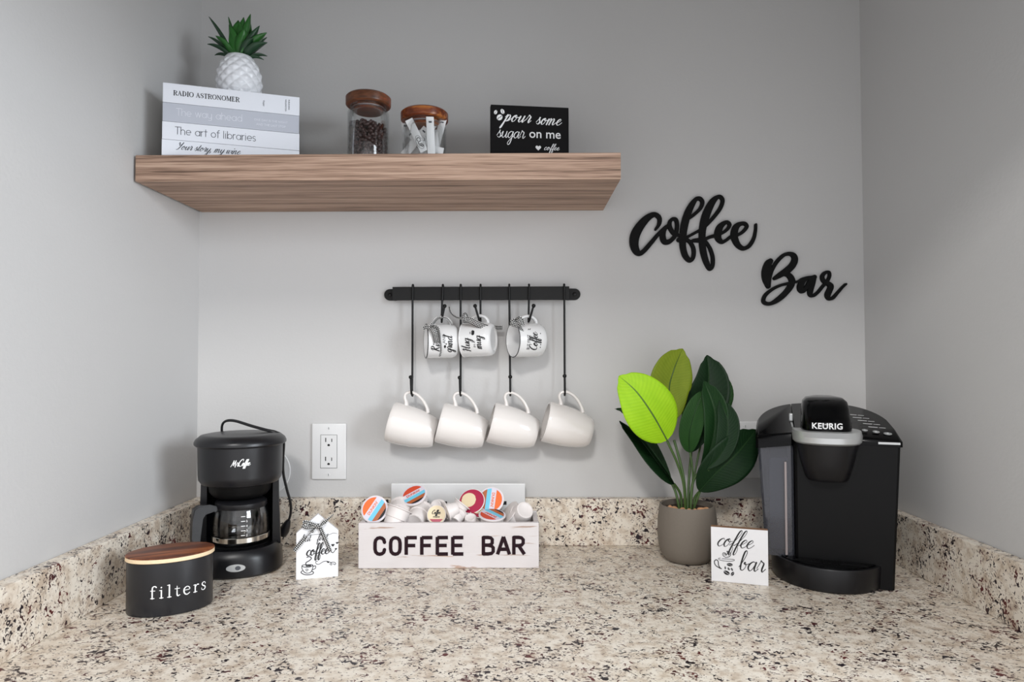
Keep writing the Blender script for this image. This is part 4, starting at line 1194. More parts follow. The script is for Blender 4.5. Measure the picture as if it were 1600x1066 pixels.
obj('lettering', map_bm(bm, wrapdrum), M['whiteink'], cm, label='white script logo')
# cord (world points turned into the machine's frame)
inv = (Matrix.Translation((CMx, CMy, 0)) @ Matrix.Rotation(RZ, 4, 'Z')).inverted()
cp = [at(346, 688, -.105), at(346, 676, -.105), at(347, 662, -.108), at(354, 656, -.112), at(368, 656.5, -.118), at(392, 664, -.132), at(415, 670.5, -.140), at(430, 674, -.140), at(440, 681, -.135), at(443, 692, -.125), at(442, 712, -.110), at(442, 738, -.095), at(447, 762, -.085), at(453, 785, -.075), at(453, 802, -.070), at(449, 815, -.065)]
bm = tube(bmesh.new(), [inv @ p for p in cp], .0031, seg=8, k=7, flat=.75)
cd = obj('power_cord', bm, M['black'], cm, 60)
bm = bmesh.new(); a, b = inv @ at(450, 812, -.066), inv @ at(440, 834, -.058)
tube(bm, [a, a.lerp(b, .35), a.lerp(b, .7), b], [.004, .008, .010, .0085], seg=10, k=4)
for s_ in (-.005, .005):
    q = b + Vector((s_, 0, .0)); tube(bm, [q, q + (b - a).normalized() * .012], .0012, seg=6, k=1)
obj('plug', bm, M['black'], cd, 50)

# carafe: a thing of its own on the warming plate
cf = thing('glass_carafe', 'glass coffee carafe with black handle standing in the small coffee maker', 'carafe')
cloc = Matrix.Translation((CMx, CMy, 0)) @ Matrix.Rotation(RZ, 4, 'Z')
q = cloc @ Vector((.003, -.0150, .0492)); cf.location = q; cf.rotation_euler = (0, 0, RZ)
pr_ = [(0, 0), (.040, 0), (.0450, .003), (.0475, .010), (.0480, .030), (.0465, .050), (.0430, .064), (.0405, .070), (.0390, .070), (.0415, .063), (.0450, .050), (.0465, .030), (.0460, .011), (.0430, .004), (0, .002)]
obj('glass_body', L(pr_, seg=64), M['carafe'], cf, 45)
obj('metal_band', L([(.0478, .008), (.0488, .0085), (.0492, .0165), (.0486, .017)], seg=64), M['chrome'], cf, 45)
bm = L([(0, .078), (.030, .078), (.040, .076), (.0435, .073), (.0440, .066), (.0425, .0635), (.0400, .064), (.0400, .070), (0, .072)], seg=56)
obj('lid', bm, M['black'], cf, 40)
bm = bmesh.new()   # handle points to the front left
pts = [(-.002, .069), (.012, .074), (.030, .074), (.038, .069), (.040, .050), (.041, .020), (.040, .003), (.033, .000), (.026, .004), (.027, .020), (.025, .052), (.020, .060), (.004, .060), (-.004, .062)]
lo = [(x, y) for x, y in pts]
prism(bm, lo, -.0075, .0075)
bmesh.ops.bevel(bm, geom=[e for e in bm.edges if abs(e.verts[0].co.z - e.verts[1].co.z) < 1e-6], offset=.0018, segments=2, affect='EDGES')
map_bm(bm, lambda a, b, c_: (a + .043, c_, b))
hd = obj('handle', bm, M['black'], cf, 35); hd.rotation_euler = (0, 0, math.radians(-156))
# graduation marks
bm = bmesh.new()
for i, z_ in enumerate((.022, .030, .038, .046, .054)):
    stroke(bm, [(.0000, z_, .0010), (.006, z_, .0010)], .0002)
    b2 = sans(str(2 + (i if i < 4 else 3)), .0052, .0, .0002); b2.transform(Matrix.Translation((.0078, z_ - .002, 0)))
    me = bpy.data.meshes.new('t'); b2.to_mesh(me); bm.from_mesh(me); bpy.data.meshes.remove(me); b2.free()
def wrapc(x, y, z):
    r = .0484 if y < .035 else .0484 - (y - .035) * .10
    a = -PI / 2 + .12 + x / r
    return ((r + z) * math.cos(a), (r + z) * math.sin(a), y)
obj('graduation', map_bm(bm, wrapc), M['whiteink'], cf, label='white level marks')

# ================================================================== FILTER CANISTER
cn = thing('filter_canister', 'oval matt black canister with dark wooden lid lettered filters', 'canister', (.1340, -.3580, 0), (0, 0, math.radians(27)))
EA, EB, EH = .0590, .0410, .078
def oval(a, b, n=72): return [(a * math.cos(i / n * 2 * PI), b * math.sin(i / n * 2 * PI)) for i in range(n)]
obj('body', loft(bmesh.new(), [(oval(EA - .003, EB - .003), .0004), (oval(EA - .0008, EB - .0008), .0012), (oval(EA, EB), .003), (oval(EA, EB), EH - .001), (oval(EA - .001, EB - .001), EH)]), M['canister'], cn, 35)
ld = obj('lid', loft(bmesh.new(), [(oval(EA + .0012, EB + .0012), EH + .0002), (oval(EA + .0020, EB + .0020), EH + .001), (oval(EA + .0020, EB + .0020), EH + .0062)]), M['birch'], cn, 35, label='pale plywood edge of the lid')
bm = loft(bmesh.new(), [(oval(EA + .0018, EB + .0018), EH + .0062), (oval(EA + .0018, EB + .0018), EH + .0078), (oval(EA + .0010, EB + .0010), EH + .0082)])
obj('lid_top', bm, M['acacia'], ld, 30, label='dark striped wooden lid top')
bm = bmesh.new(); serif(bm, 'filters', 0, 0, .0175, .17, .0003)
# walk the ellipse by arc length
def ell_at(s0):
    n = 2000; acc = 0; a = -PI / 2; st = 2 * PI / n * (1 if s0 >= 0 else -1); px, py = EA * math.cos(a), EB * math.sin(a)
    while acc < abs(s0):
        a += st; qx, qy = EA * math.cos(a), EB * math.sin(a); acc += math.hypot(qx - px, qy - py); px, py = qx, qy
    return a
_tab = [(-.08 + i * .001, ell_at(-.08 + i * .001)) for i in range(161)]
def wrape(x, y, z):
    s0 = x - .0270; f = (s0 + .08) / .001; i = max(0, min(159, int(f))); a = _tab[i][1] + (_tab[i + 1][1] - _tab[i][1]) * (f - i)
    nx, ny = math.cos(a) / EA, math.sin(a) / EB; l = math.hypot(nx, ny); d = .0001 + z
    return (EA * math.cos(a) + nx / l * d, EB * math.sin(a) + ny / l * d, y + .028)
obj('lettering', map_bm(bm, wrape), M['whiteink'], cn, label='white serif word')

# ================================================================== TAG SIGN WITH BOW
tl, tr = Vector((.2834, -.232, 0)), Vector((.3501, -.2122, 0))
ang = math.atan2(tr.y - tl.y, tr.x - tl.x); wT = (tr - tl).length
tg = thing('tag_sign', 'white house shaped wooden tag lettered but first coffee, with gingham bow', 'sign', tl, (0, 0, ang))
bm = bmesh.new(); prism(bm, [(0, 0), (wT, 0), (wT, .0792), (wT * .51, .1095), (0, .0790)], 0, .009, bev=.0006); map_bm(bm, lambda a, b, c_: (a, .009 - c_, b))
obj('board', bm, M['white'], tg)
bm = bmesh.new(); K = wT / 515.; TX = lambda u: (u - 150) * K; TZ = lambda v, u=150: .1095 - (v - 160 + (u - 410) * .07) * K * 1.02
cursive(bm, 'but', TX(215), TZ(505, 250), .0062, .2, .06, .18, 1.0, rise=.06)
cursive(bm, 'first', TX(400), TZ(490, 450), .0062, .2, .06, .18, .90, rise=.06)
cursive(bm, 'coffee', TX(272), TZ(668, 400), .0094, .1, .10, .26, .88, rise=.03)
stroke(bm, [(TX(300), TZ(425, 300), .0004), (TX(400), TZ(412, 400), .0005), (TX(540), TZ(415, 540), .0005), (TX(600), TZ(395, 600), .0006), (TX(650), TZ(402, 650), .0004)], .0004)
for hx, hy, hs in ((598, 545, 20), (650, 518, 16), (636, 592, 14)): heart(bm, TX(hx), TZ(hy, hx), hs * K)
def tp(pts, w_=7): return [(TX(a), TZ(b, a), w_ * K) for a, b in pts]
stroke(bm, tp([(575, 625), (600, 640), (625, 610), (636, 592)]), .0004)
stroke(bm, tp([(410, 745), (390, 745), (395, 775), (430, 780), (480, 750), (530, 745), (580, 765), (585, 790), (565, 785), (575, 762), (615, 758), (635, 775), (620, 790), (605, 775)], 6), .0004)
stroke(bm, tp([(530, 752), (545, 760)], 14), .0004)
stroke(bm, tp([(272, 795), (270, 760), (310, 735), (335, 705), (310, 685), (280, 695)], 10), .0004)
stroke(bm, tp([(222, 800), (222, 830), (250, 875), (290, 890), (330, 875), (350, 830), (352, 790), (300, 785), (240, 787), (222, 800), (260, 815), (320, 812), (352, 795)], 8), .0004)
stroke(bm, tp([(355, 810), (385, 800), (385, 830), (345, 850)], 8), .0004)
stroke(bm, tp([(225, 860), (210, 880), (250, 905), (300, 910), (350, 900), (362, 880), (340, 865)], 9), .0004)
stroke(bm, tp([(275, 800), (325, 798)], 16), .0004)
stroke(bm, tp([(280, 840), (268, 842), (275, 862), (290, 858), (296, 842), (284, 842)], 5), .0004)
obj('lettering', up(bm, -.0001), M['ink'], tg, label='black hand lettering and cup drawing')
def TP(u, v, d=.004): return (TX(u), -d, TZ(v, u))
def rbt(pts, w_, wdir, **k):
    strip('ribbon', pts, w_, M['gingham'], tg, wdir, sq=.0030, label='black and white gingham ribbon', **k)
rbt([TP(410, 298, .003), TP(340, 370, .004), TP(240, 470, .003), TP(125, 610, .004)], .0066, [(1, 0, 1), (1, 0, .8)])
rbt([TP(430, 300, .003), TP(470, 380, .005), TP(520, 500, .004), TP(570, 620, .003)], .0060, [(1, 0, -.5), (1, 0, -.4)])
rbt([TP(430, 305, .005), TP(490, 250, .006), TP(550, 200, .005), TP(600, 160, .003)], .0072, [(1, 0, 1), (1, 0, .9)])
rbt([TP(400, 295, .005), TP(330, 260, .009), TP(250, 245, .007), TP(235, 280, .010), TP(290, 310, .009), TP(400, 300, .006)], .0058, [(0, 0, 1), (.1, .1, 1)])
rbt([TP(395, 270, .009), TP(415, 295, .010), TP(420, 325, .008)], .0075, (1, 0, 0))
rbt([TP(400, 300, .006), TP(300, 280, .009), TP(220, 300, .008), TP(250, 305, .006)], .0045, [(0, 0, 1), (0, 0, 1)])

# ================================================================== CRATE OF PODS
bl, br = Vector((.3745, -.1700, 0)), Vector((.6993, -.1650, 0))
CW = .3245; CH = .0815; CD = .098
ang = math.atan2(br.y - bl.y, br.x - bl.x)
cr = thing('wooden_crate', 'whitewashed wooden crate lettered COFFEE BAR in front of the white panel', 'crate', bl, (0, 0, ang))
t_ = .009
obj('front_board', B(0, CW, 0, t_, .0003, CH, bev=.0012), M['wash'], cr)
obj('back_board', B(0, CW, CD - t_, CD, .0003, CH, bev=.0012), M['wash'], cr)
obj('side_board', B(0, t_, t_, CD - t_, .0003, CH - .001, bev=.001), M['wash'], cr)
obj('side_board', B(CW - t_, CW, t_, CD - t_, .0003, CH - .001, bev=.001), M['wash'], cr)
obj('bottom_board', B(t_, CW - t_, t_, CD - t_, .0003, .006), M['wash'], cr)
# condensed bold capitals drawn with an even pen
def caps(bm, ch, x, y, w_, h, s_):
    X = lambda a: x + a * w_; Y = lambda b: y + b * h
    g = {
     'C': [[(.92, .72), (.86, .88), (.70, .97), (.5, 1), (.3, .97), (.14, .86), (.08, .68), (.08, .5), (.08, .32), (.14, .14), (.3, .03), (.5, 0), (.7, .03), (.86, .12), (.92, .28)]],
     'O': [[(.5, 1), (.3, .97), (.14, .86), (.08, .68), (.08, .5), (.08, .32), (.14, .14), (.3, .03), (.5, 0), (.7, .03), (.86, .14), (.92, .32), (.92, .5), (.92, .68), (.86, .86), (.7, .97), (.5, 1), (.4, .995)]],
     'F': [[(.1, -.04), (.1, 1.04)], [(.1, 1), (.98, 1)], [(.1, .52), (.85, .52)]],
     'E': [[(.1, -.04), (.1, 1.04)], [(.1, 1), (.98, 1)], [(.1, .52), (.88, .52)], [(.1, 0), (.98, 0)]],
     'B': [[(.1, -.04), (.1, 1.04)], [(.1, 1), (.5, 1), (.72, .97), (.84, .88), (.84, .66), (.72, .56), (.5, .53), (.1, .53)], [(.5, .53), (.78, .48), (.92, .38), (.92, .14), (.78, .03), (.5, 0), (.1, 0)]],
     'A': [[(.5, 1.04), (.0, -.03)], [(.5, 1.04), (1.0, -.03)], [(.2, .28), (.8, .28)]],
     'R': [[(.1, -.04), (.1, 1.04)], [(.1, 1), (.5, 1), (.74, .97), (.88, .86), (.88, .64), (.74, .53), (.5, .5), (.1, .5)], [(.5, .5), (.98, -.03)]],
    }[ch]
    for st in g: stroke(bm, [(X(a), Y(b), s_) for a, b in st], .0006, 1, butt=len(st) == 2)
bm = bmesh.new(); ku = CW / 1418.
for ch, u0 in zip('COFFEEBAR', (208, 330, 450, 572, 694, 815, 1055, 1175, 1294)):
    w_ = 88 if ch in 'CO' else 94
    caps(bm, ch, (u0 + 10 - 92) * ku, (742 - 628) * ku, w_ * ku, (628 - 500) * ku, 27 * ku)
obj('lettering', up(bm, -.0001), M['plum'], cr, label='dark plum capital letters')


# pods: local frame: Z up, base at 0, foil lid at top
def pod_mesh(r0, r1, h, fl):
    p = [(0, .0008), (r0 - .004, .0008), (r0 - .003, 0), (r0 - .001, .0002), (r0, .002), (r0 + (r1 - r0) * .45, h * .45), (r0 + (r1 - r0) * .47, h * .52), (r1 - .0005, h * .53), (r1, h - .004), (r1 + .0003, h - .0025), (fl, h - .002), (fl, h - .0006), (fl - .001, h - .0002), (0, h - .0002)]
    return L(p, seg=40)


def pod(center_uv, y, axis, kind, label, big=True, spin_=0.0, at_lid=True, r=None):
    """axis: world direction from base to lid; the photo point is the centre of the lid (or base)"""
    if big: r0, r1, h, fl = .0165, .0215, .043, .0250
    else: r0, r1, h, fl = .0110, .0145, .022, .0178
    ax = Vector(axis).normalized(); c = at(center_uv[0], center_uv[1], y)
    o0 = c - ax * h if at_lid else c
    hint = Vector((1, 0, 0)) if abs(ax.x) < .9 else Vector((0, 0, 1))
    x = (hint - ax * hint.dot(ax)).normalized(); yv = ax.cross(x)
    Mx = Matrix((x, yv, ax)).transposed().to_4x4() @ Matrix.Rotation(spin_, 4, 'Z'); Mx.translation = o0
    t = thing('coffee_pod' if big else 'creamer_cup', label, 'coffee pod' if big else 'creamer', group='pods and creamers in the crate')
    obj('cup', pod_mesh(r0, r1, h, fl), M['pod'], t, 40)
    R_ = fl - .0015
    zl = h - .0002
    def disc(bm, xa, xb, z0, rr=R_ - .002, t2=.0004):
        pts = []; n = 14
        xa, xb = max(xa, -1) * rr, min(xb, 1) * rr
        for i in range(n + 1):
            q = xa + (xb - xa) * i / n; pts.append((q, -math.sqrt(max(rr * rr - q * q, 0))))
        for i in range(n + 1):
            q = xb - (xb - xa) * i / n; pts.append((q, math.sqrt(max(rr * rr - q * q, 0))))
        P = [pts[0]]
        for p in pts[1:]:
            if math.hypot(p[0] - P[-1][0], p[1] - P[-1][1]) > 1e-6: P.append(p)
        if math.hypot(P[0][0] - P[-1][0], P[0][1] - P[-1][1]) < 1e-6: P.pop()
        return prism(bm, P, z0, z0 + t2)
    if kind:
        fo = obj('foil_lid', L([(0, zl), (R_, zl), (R_, zl + .0006), (0, zl + .0007)], seg=40), M['foil' if kind in ('orange', 'rust') else ('magenta' if kind == 'magenta' else 'cream')], t, 40, label='printed foil lid')
        z1 = zl + .0007
        if kind in ('orange', 'rust'):
            main = 'orange' if kind == 'orange' else 'rust'
            obj('print', disc(bmesh.new(), -1, -.42, z1), M[main], fo, label='orange segment')
            obj('print', disc(bmesh.new(), .05, .42, z1), M['cyan'], fo, label='light blue band')
            obj('print', disc(bmesh.new(), .42, .78, z1), M['brown'], fo, label='brown band')
            obj('print', disc(bmesh.new(), .78, 1, z1), M['ink'], fo, label='dark brown segment')
            b2 = sans("DUNKIN'", .0072, .015, .0004, .95, align='CENTER')
            map_bm(b2, lambda a, b, c_: (-b - .0012 + .0, a, c_ + z1))
            obj('print', b2, M[main], fo, label='orange lettering')
        elif kind == 'magenta':
            b2 = bmesh.new(); disc(b2, -1, 1, z1, R_ * .60)
            map_bm(b2, lambda a, b, c_: (a - R_ * .24, b + R_ * .10, c_)); obj('print', b2, M['cream'], fo, label='cream round label')
        else:
            b2 = bmesh.new(); cursive(b2, 'Coffee', -.0085, .0010, .0036, .2, .18, .34, .85, .0004)
            b3 = sans('mate', .0062, .01, .0004, align='CENTER'); b3.transform(Matrix.Translation((0, -.0055, 0)))
            me = bpy.data.meshes.new('t'); b3.to_mesh(me); b2.from_mesh(me); bpy.data.meshes.remove(me); b3.free()
            map_bm(b2, lambda a, b, c_: (a, b, c_ + z1)); obj('print', b2, M['ink'], fo, label='dark lettering')
            b2 = disc(bmesh.new(), -1, -.55, z1); map_bm(b2, lambda a, b, c_: (b, a, c_)); obj('print', b2, M['magenta'], fo, label='magenta segment')
    t.matrix_world = Mx
    return t


pod((584, 795), -.146, (-.05, -.93, .38), 'orange', 'coffee pod with orange striped lid at the left end of the crate', spin_=-.55)
pod((646, 773), -.100, (-.18, -.60, .78), 'rust', 'coffee pod with red striped lid standing tall, second striped lid from left', spin_=-1.05)
pod((766, 781), -.108, (-.12, -.88, .48), 'orange', 'coffee pod with orange striped lid, right one of the three striped lids', spin_=PI - .12)
pod((624, 793), -.138, (.35, .30, .88), None, 'white coffee pod tipped on its side next to the left striped lid', at_lid=True)
pod((618, 813), -.132, (.1, .9, .35), None, 'white coffee pod lying bottom forward at the crate front left', at_lid=False)
pod((646, 816), -.140, (.2, .9, .2), None, 'white coffee pod low in the crate below the red striped lid', at_lid=False)
pod((680, 789), -.100, (.1, .9, -.5), None, 'white pod bottom up behind the cream Coffee mate lid', big=False, at_lid=False)
pod((681, 804), -.143, (0, -.95, .32), 'cream', 'creamer cup with cream and magenta lid lettered Coffee mate', big=False)
pod((714, 793), -.140, (-.88, -.32, -.30), None, 'white creamer cup lying on its side at the centre of the crate', big=False, at_lid=False)
pod((722, 786), -.124, (.55, .2, .70), None, 'white creamer cup leaning on the magenta lidded pod', big=False, at_lid=True)
pod((736, 783), -.110, (-.15, -.80, .58), 'magenta', 'coffee pod with magenta lid and cream label behind the creamers', big=True)
pod((708, 815), -.146, (.3, .8, .5), None, 'white creamer cup low at the crate front, right of the Coffee mate lid', big=False, at_lid=False)
pod((734, 808), -.140, (.05, .55, -.85), None, 'white creamer cup upside down at the crate front centre', big=False, at_lid=False)
pod((768, 804), -.140, (.05, -.22, .97), 'rust', 'coffee pod standing upright at the crate front, its red striped lid edge on', spin_=.8)
pod((793, 801), -.112, (-.7, -.25, .6), None, 'white coffee pod lying tilted right of the upright striped pod')
pod((819.5, 797), -.132, (-.35, .75, -.55), None, 'white coffee pod with its round bottom facing out at the right end of the crate', at_lid=False)
pod((700, 802), -.118, (.2, -.3, .9), None, 'white creamer cup deep in the crate behind the lying creamer', big=False)
pod((664, 802), -.112, (.5, -.2, .8), None, 'white creamer cup tilted between the red striped pod and Coffee mate lid', big=False)
pod((748, 798), -.118, (.1, -.5, .8), 'magenta', 'creamer cup with magenta lid below the big magenta lidded pod', big=False)

# ================================================================== POTTED PLANT
PPx, PPy = .9780, -.1120
pt = thing('potted_plant', 'faux rubber plant with lime and dark green leaves in a taupe pot', 'plant', (PPx, PPy, 0))
pp_ = [(0, .0004), (.034, .0004), (.041, .003), (.048, .012), (.0525, .028), (.0545, .050), (.0540, .075), (.0515, .096), (.0500, .1025), (.0488, .1040), (.0465, .1030), (.0470, .096), (.0480, .085), (0, .085)]
obj('pot', L(pp_, seg=72), M['potgrey'], pt, 45)
obj('soil', L([(0, .0955), (.030, .0950), (.0462, .0940), (.0462, .0855), (0, .0855)], seg=36), M['soil'], pt, 60)


def leaf(pts, wid, m, fold=.25, side=(1, 0, 0), curl=0.0, peak=.45, label=None, ripple=.0):
    """pts: midrib world points base->tip; side: direction of the blade's right half"""
    P = [Vector(p) - Vector((PPx, PPy, 0)) for p in catmull([tuple(p) for p in pts], 8)]; n = len(P) - 1
    bm = bmesh.new(); uvl = bm.loops.layers.uv.new('UVMap'); rows = []; K_ = 8
    tot = sum((P[i + 1] - P[i]).length for i in range(n)); acc = 0
    uvs = []
    for i, p in enumerate(P):
        if i: acc += (P[i] - P[i - 1]).length
        u = acc / tot
        t = (P[min(i + 1, n)] - P[max(i - 1, 0)]).normalized(); s = Vector(side); s = (s - t * s.dot(t)).normalized(); nr = s.cross(t).normalized()
        if nr.y > 0: nr = -nr
        # ovate with a drawn-out tip
        a = math.sin(PI * min(1, u ** (math.log(.5) / math.log(peak)))) ** .62 if u < 1 else 0
        if u > .93: a = max(a * .75, 0)
        if u > .985: a = .02
        hw = wid / 2 * a
        row = []; ur = []
        for j in range(-K_, K_ + 1):
            f = j / K_; d = hw * f
            up_ = fold * abs(d) + curl * d * abs(f) + ripple * hw * math.sin(u * 14 + (2 if f > 0 else 0)) * f * f
            row.append(bm.verts.new(p + s * d * math.sqrt(max(1 - min(fold * fold, .9), .1)) + nr * up_)); ur.append((f, u))
        rows.append(row); uvs.append(ur)
    for i in range(n):
        for j in range(2 * K_):
            f = bm.faces.new((rows[i][j], rows[i][j + 1], rows[i + 1][j + 1], rows[i + 1][j]))
            for lp, q in zip(f.loops, (uvs[i][j], uvs[i][j + 1], uvs[i + 1][j + 1], uvs[i + 1][j])): lp[uvl].uv = q
    me = bpy.data.meshes.new('leaf'); bm.to_mesh(me); bm.free()
    for p in me.polygons: p.use_smooth = True
    o = link('leaf', me, M[m], pt, label)
    so = o.modifiers.new('thickness', 'SOLIDIFY'); so.thickness = .0008; so.offset = 0
    # midrib ridge as a sub-part
    mr = tube(bmesh.new(), [q for q in P[:int(n * .85)]], [.0015, .0006], seg=6, k=1)
    obj('midrib', mr, M['stem'] if m in ('lime', 'olive') else M['mid'], o, 60)
    return o


def Z7(x, y, d): return at(960 + x / 4.1, 540 + y / 4.1, d)
def stalk(pts, r=.0024):
    obj('stem', tube(bmesh.new(), [Vector(p) - Vector((PPx, PPy, 0)) for p in pts], r, seg=8, k=6), M['stem'], pt, 60)


leaf([Z7(335, 612, -.165), Z7(245, 450, -.190), Z7(140, 300, -.200), Z7(28, 198, -.190)], .096, 'lime', .10, (.8, .1, .62), 0, .47, label='bright lime green front leaf')
leaf([Z7(400, 470, -.105), Z7(350, 300, -.100), Z7(380, 160, -.095), Z7(437, 25, -.085)], .082, 'olive', .12, (1, .1, -.05), 0, .50, label='olive green leaf behind the lime leaf')
leaf([Z7(378, 893, -.125), Z7(265, 740, -.120), Z7(150, 590, -.110), Z7(30, 485, -.100)], .072, 'deep', .95, (.75, -.25, .62), 0, .45, label='dark green folded leaf on the left')
leaf([Z7(490, 690, -.085), Z7(520, 480, -.070), Z7(600, 250, -.060), Z7(592, 66, -.055)], .085, 'deep', .45, (1, .2, .1), .25, .52, label='tallest dark green leaf')
leaf([Z7(478, 690, -.105), Z7(480, 560, -.112), Z7(525, 400, -.115), Z7(580, 290, -.110)], .046, 'mid', .35, (1, -.2, .2), 0, .45, label='narrow mid green inner leaf')
leaf([Z7(545, 800, -.115), Z7(620, 640, -.125), Z7(640, 430, -.125), Z7(572, 232, -.110)], .052, 'dark2', .55, (1, -.1, .0), .1, .60, label='upright dark leaf right of centre')
leaf([Z7(590, 800, -.145), Z7(690, 680, -.150), Z7(725, 500, -.145), Z7(672, 350, -.130)], .042, 'deep', .35, (1, -.1, .2), .1, .58, label='dark leaf curling in front on the right')
leaf([Z7(540, 940, -.125), Z7(640, 830, -.140), Z7(780, 700, -.145), Z7(906, 545, -.130)], .082, 'deep', .12, (.75, .1, -.66), 0, .50, label='broad dark green leaf reaching right')
leaf([Z7(560, 600, -.060), Z7(590, 480, -.050), Z7(690, 330, -.045), Z7(690, 180, -.045)], .05, 'mid', .3, (1, .3, .1), 0, .5, label='mid green leaf at the back')
leaf([Z7(360, 880, -.105), Z7(230, 640, -.085), Z7(90, 440, -.070), Z7(0, 408, -.065)], .030, 'deep', .5, (.75, -.25, .62), 0, .45, label='thin dark leaf tip behind the lime leaf')
base = lambda dx, dy: (PPx + dx, PPy + dy, .088)
stalk([base(-.004, -.006), Z7(440, 850, -.120), Z7(380, 610, -.110)])
stalk([base(-.010, .0), Z7(420, 960, -.112), Z7(378, 890, -.124)])
stalk([base(-.014, -.004), Z7(390, 950, -.112), Z7(362, 885, -.106)])
stalk([base(.000, -.004), Z7(475, 850, -.100), Z7(490, 685, -.086)])
stalk([base(.003, -.008), Z7(500, 850, -.110), Z7(482, 690, -.106)], .002)
stalk([base(.004, -.010), Z7(500, 880, -.118), Z7(580, 770, -.118)])
stalk([base(.008, -.006), Z7(560, 900, -.125), Z7(600, 800, -.142)], .002)
stalk([base(.012, -.008), Z7(510, 985, -.115), Z7(545, 938, -.124)])
stalk([base(-.006, -.012), Z7(440, 900, -.140), Z7(400, 760, -.150), Z7(335, 615, -.164)], .0022)
stalk([base(.0, .0), Z7(520, 780, -.080), Z7(560, 600, -.060)], .002)

# pebbles, each a thing
def pebble(x, y, s, seed, col='stone'):
    r_ = random.Random(seed); bm = bmesh.new(); bmesh.ops.create_icosphere(bm, subdivisions=2, radius=1)
    dirs = [(Vector((r_.uniform(-1, 1), r_.uniform(-1, 1), r_.uniform(-1, 1))).normalized(), r_.uniform(.55, .85)) for _ in range(7)]
    for v in bm.verts:
        for d, k in dirs:
            q = v.co.dot(d)
            if q > k: v.co -= d * (q - k) * .8
        v.co = Vector((v.co.x * s, v.co.y * s * .7, v.co.z * s * .55))
    o = obj('pebble', bm, M[col], None, 35); o.location = (PPx + x, PPy + y, .0950 + s * .42); o.rotation_euler = (r_.uniform(-.4, .4), r_.uniform(-.4, .4), r_.uniform(0, 6))
    return o
pebs = [(-.030, -.024, .0105, 'rough tan pebble at the left rim inside the taupe plant pot'), (-.017, -.030, .0085, 'tan pebble second from the left at the front rim of the plant pot'), (-.004, -.034, .0085, 'orange tan pebble at the front centre of the plant pot'),
        (.007, -.028, .0070, 'small tan pebble right of centre in the plant pot'), (.019, -.030, .0100, 'pinkish brown pebble at the front right of the plant pot'), (.031, -.022, .0075, 'flat tan pebble furthest right in the plant pot'),
        (-.033, -.006, .0085, 'tan pebble at the back left inside the plant pot'), (-.012, -.016, .0070, 'small tan pebble beside the stems in the plant pot')]
for i, (x, y, s, lb) in enumerate(pebs):
    tag(pebble(x, y, s, 20 + i), lb, 'pebble', 'pebbles in the plant pot')

# ================================================================== SQUARE SIGN
sl, sr = Vector((.9885, -.2315, 0)), Vector((1.0750, -.2585, 0))
ang = math.atan2(sr.y - sl.y, sr.x - sl.x); wQ = (sr - sl).length
sq = thing('square_sign', 'small square white sign lettered coffee bar between the plant and the pod brewer', 'sign', sl, (0, 0, ang))
obj('board', B(0, wQ, 0.0008, .0125, .0002, .0912, bev=.0005), M['rawwood'], sq, label='brown wooden block')
obj('face', B(0.0002, wQ - .0002, 0, .001, .0004, .0910), M['white'], sq, label='white painted face')
kq = wQ / 815.; QX = lambda u: (u - 80) * kq; QZ = lambda v, u=80: .0912 - (v - (100 + (u - 80) * .085)) * kq * .98
bm = bmesh.new()
cursive(bm, 'coffee', QX(160), QZ(395, 160), .0135, .38, .05, .17, .93, rise=-.01)
cursive(bm, 'bar', QX(478), QZ(760, 478), .0155, .22, .06, .16, .98, rise=-.02)
def qp(pts, w_=9): return [(QX(a), QZ(b, a), w_ * kq) for a, b in pts]
stroke(bm, qp([(218, 745), (190, 700), (180, 630), (150, 612), (128, 640), (140, 690), (180, 725), (230, 748)], 12), .0004)
stroke(bm, qp([(215, 585), (190, 590), (200, 610), (280, 630), (370, 632), (415, 620), (405, 605), (320, 600), (240, 595)], 6), .0004)
stroke(bm, qp([(290, 575), (250, 540), (258, 505), (290, 510), (300, 540), (320, 500), (310, 480), (350, 490), (365, 530), (340, 565), (290, 575)], 8), .0004)
stroke(bm, qp([(275, 545), (265, 525), (285, 520), (292, 545)], 5), .0004)
stroke(bm, qp([(320, 490), (345, 520), (335, 550)], 5), .0004)
for x, y, a, b, r_ in ((350, 685, 42, 24, PI / 2), (285, 735, 22, 11, .1), (333, 750, 22, 13, .5), (380, 757, 24, 12, .5), (303, 810, 45, 30, 1.2), (388, 825, 34, 20, -.5)):
    bean_print(bm, QX(x), QZ(y, x), a * kq, b * kq, r_)
obj('lettering', up(bm, -.0001), M['ink'], sq, label='black lettering and cup drawing')

# ================================================================== POD BREWER
KX, KY, KR = 1.2070, -.1700, math.radians(-20)
kb = thing('pod_coffee_brewer', 'large black pod coffee brewer with silver collar and smoky water tank in the right corner', 'coffee maker', (KX, KY, 0), (0, 0, KR))
def ztop(x, y): return .268 + (y + .0) * .20 - 1.2 * max(0, abs(x) - .03) ** 2
def plan(hw, yf, yb, x0=None, x1=None, n=40, e=2.5, k=1.0):
    """D-shaped plan: flat at yf, superelliptic back reaching yb; clipped to x0..x1"""
    x0 = -hw if x0 is None else x0; x1 = hw if x1 is None else x1
    mid_ = yf + (yb - yf) * .34; pts = []
    for i in range(n + 1):
        x = x1 + (x0 - x1) * i / n
        q = min(1, abs(x) / hw); pts.append((x, mid_ + (yb - mid_) * max(0, 1 - q ** e) ** (1 / e)))
    pts += [(x0, yf + .004), (x0 + .004, yf), (x1 - .004, yf), (x1, yf + .004)]
    return pts[::-1]
HW, YFr, YBk = .1085, -.085, .105
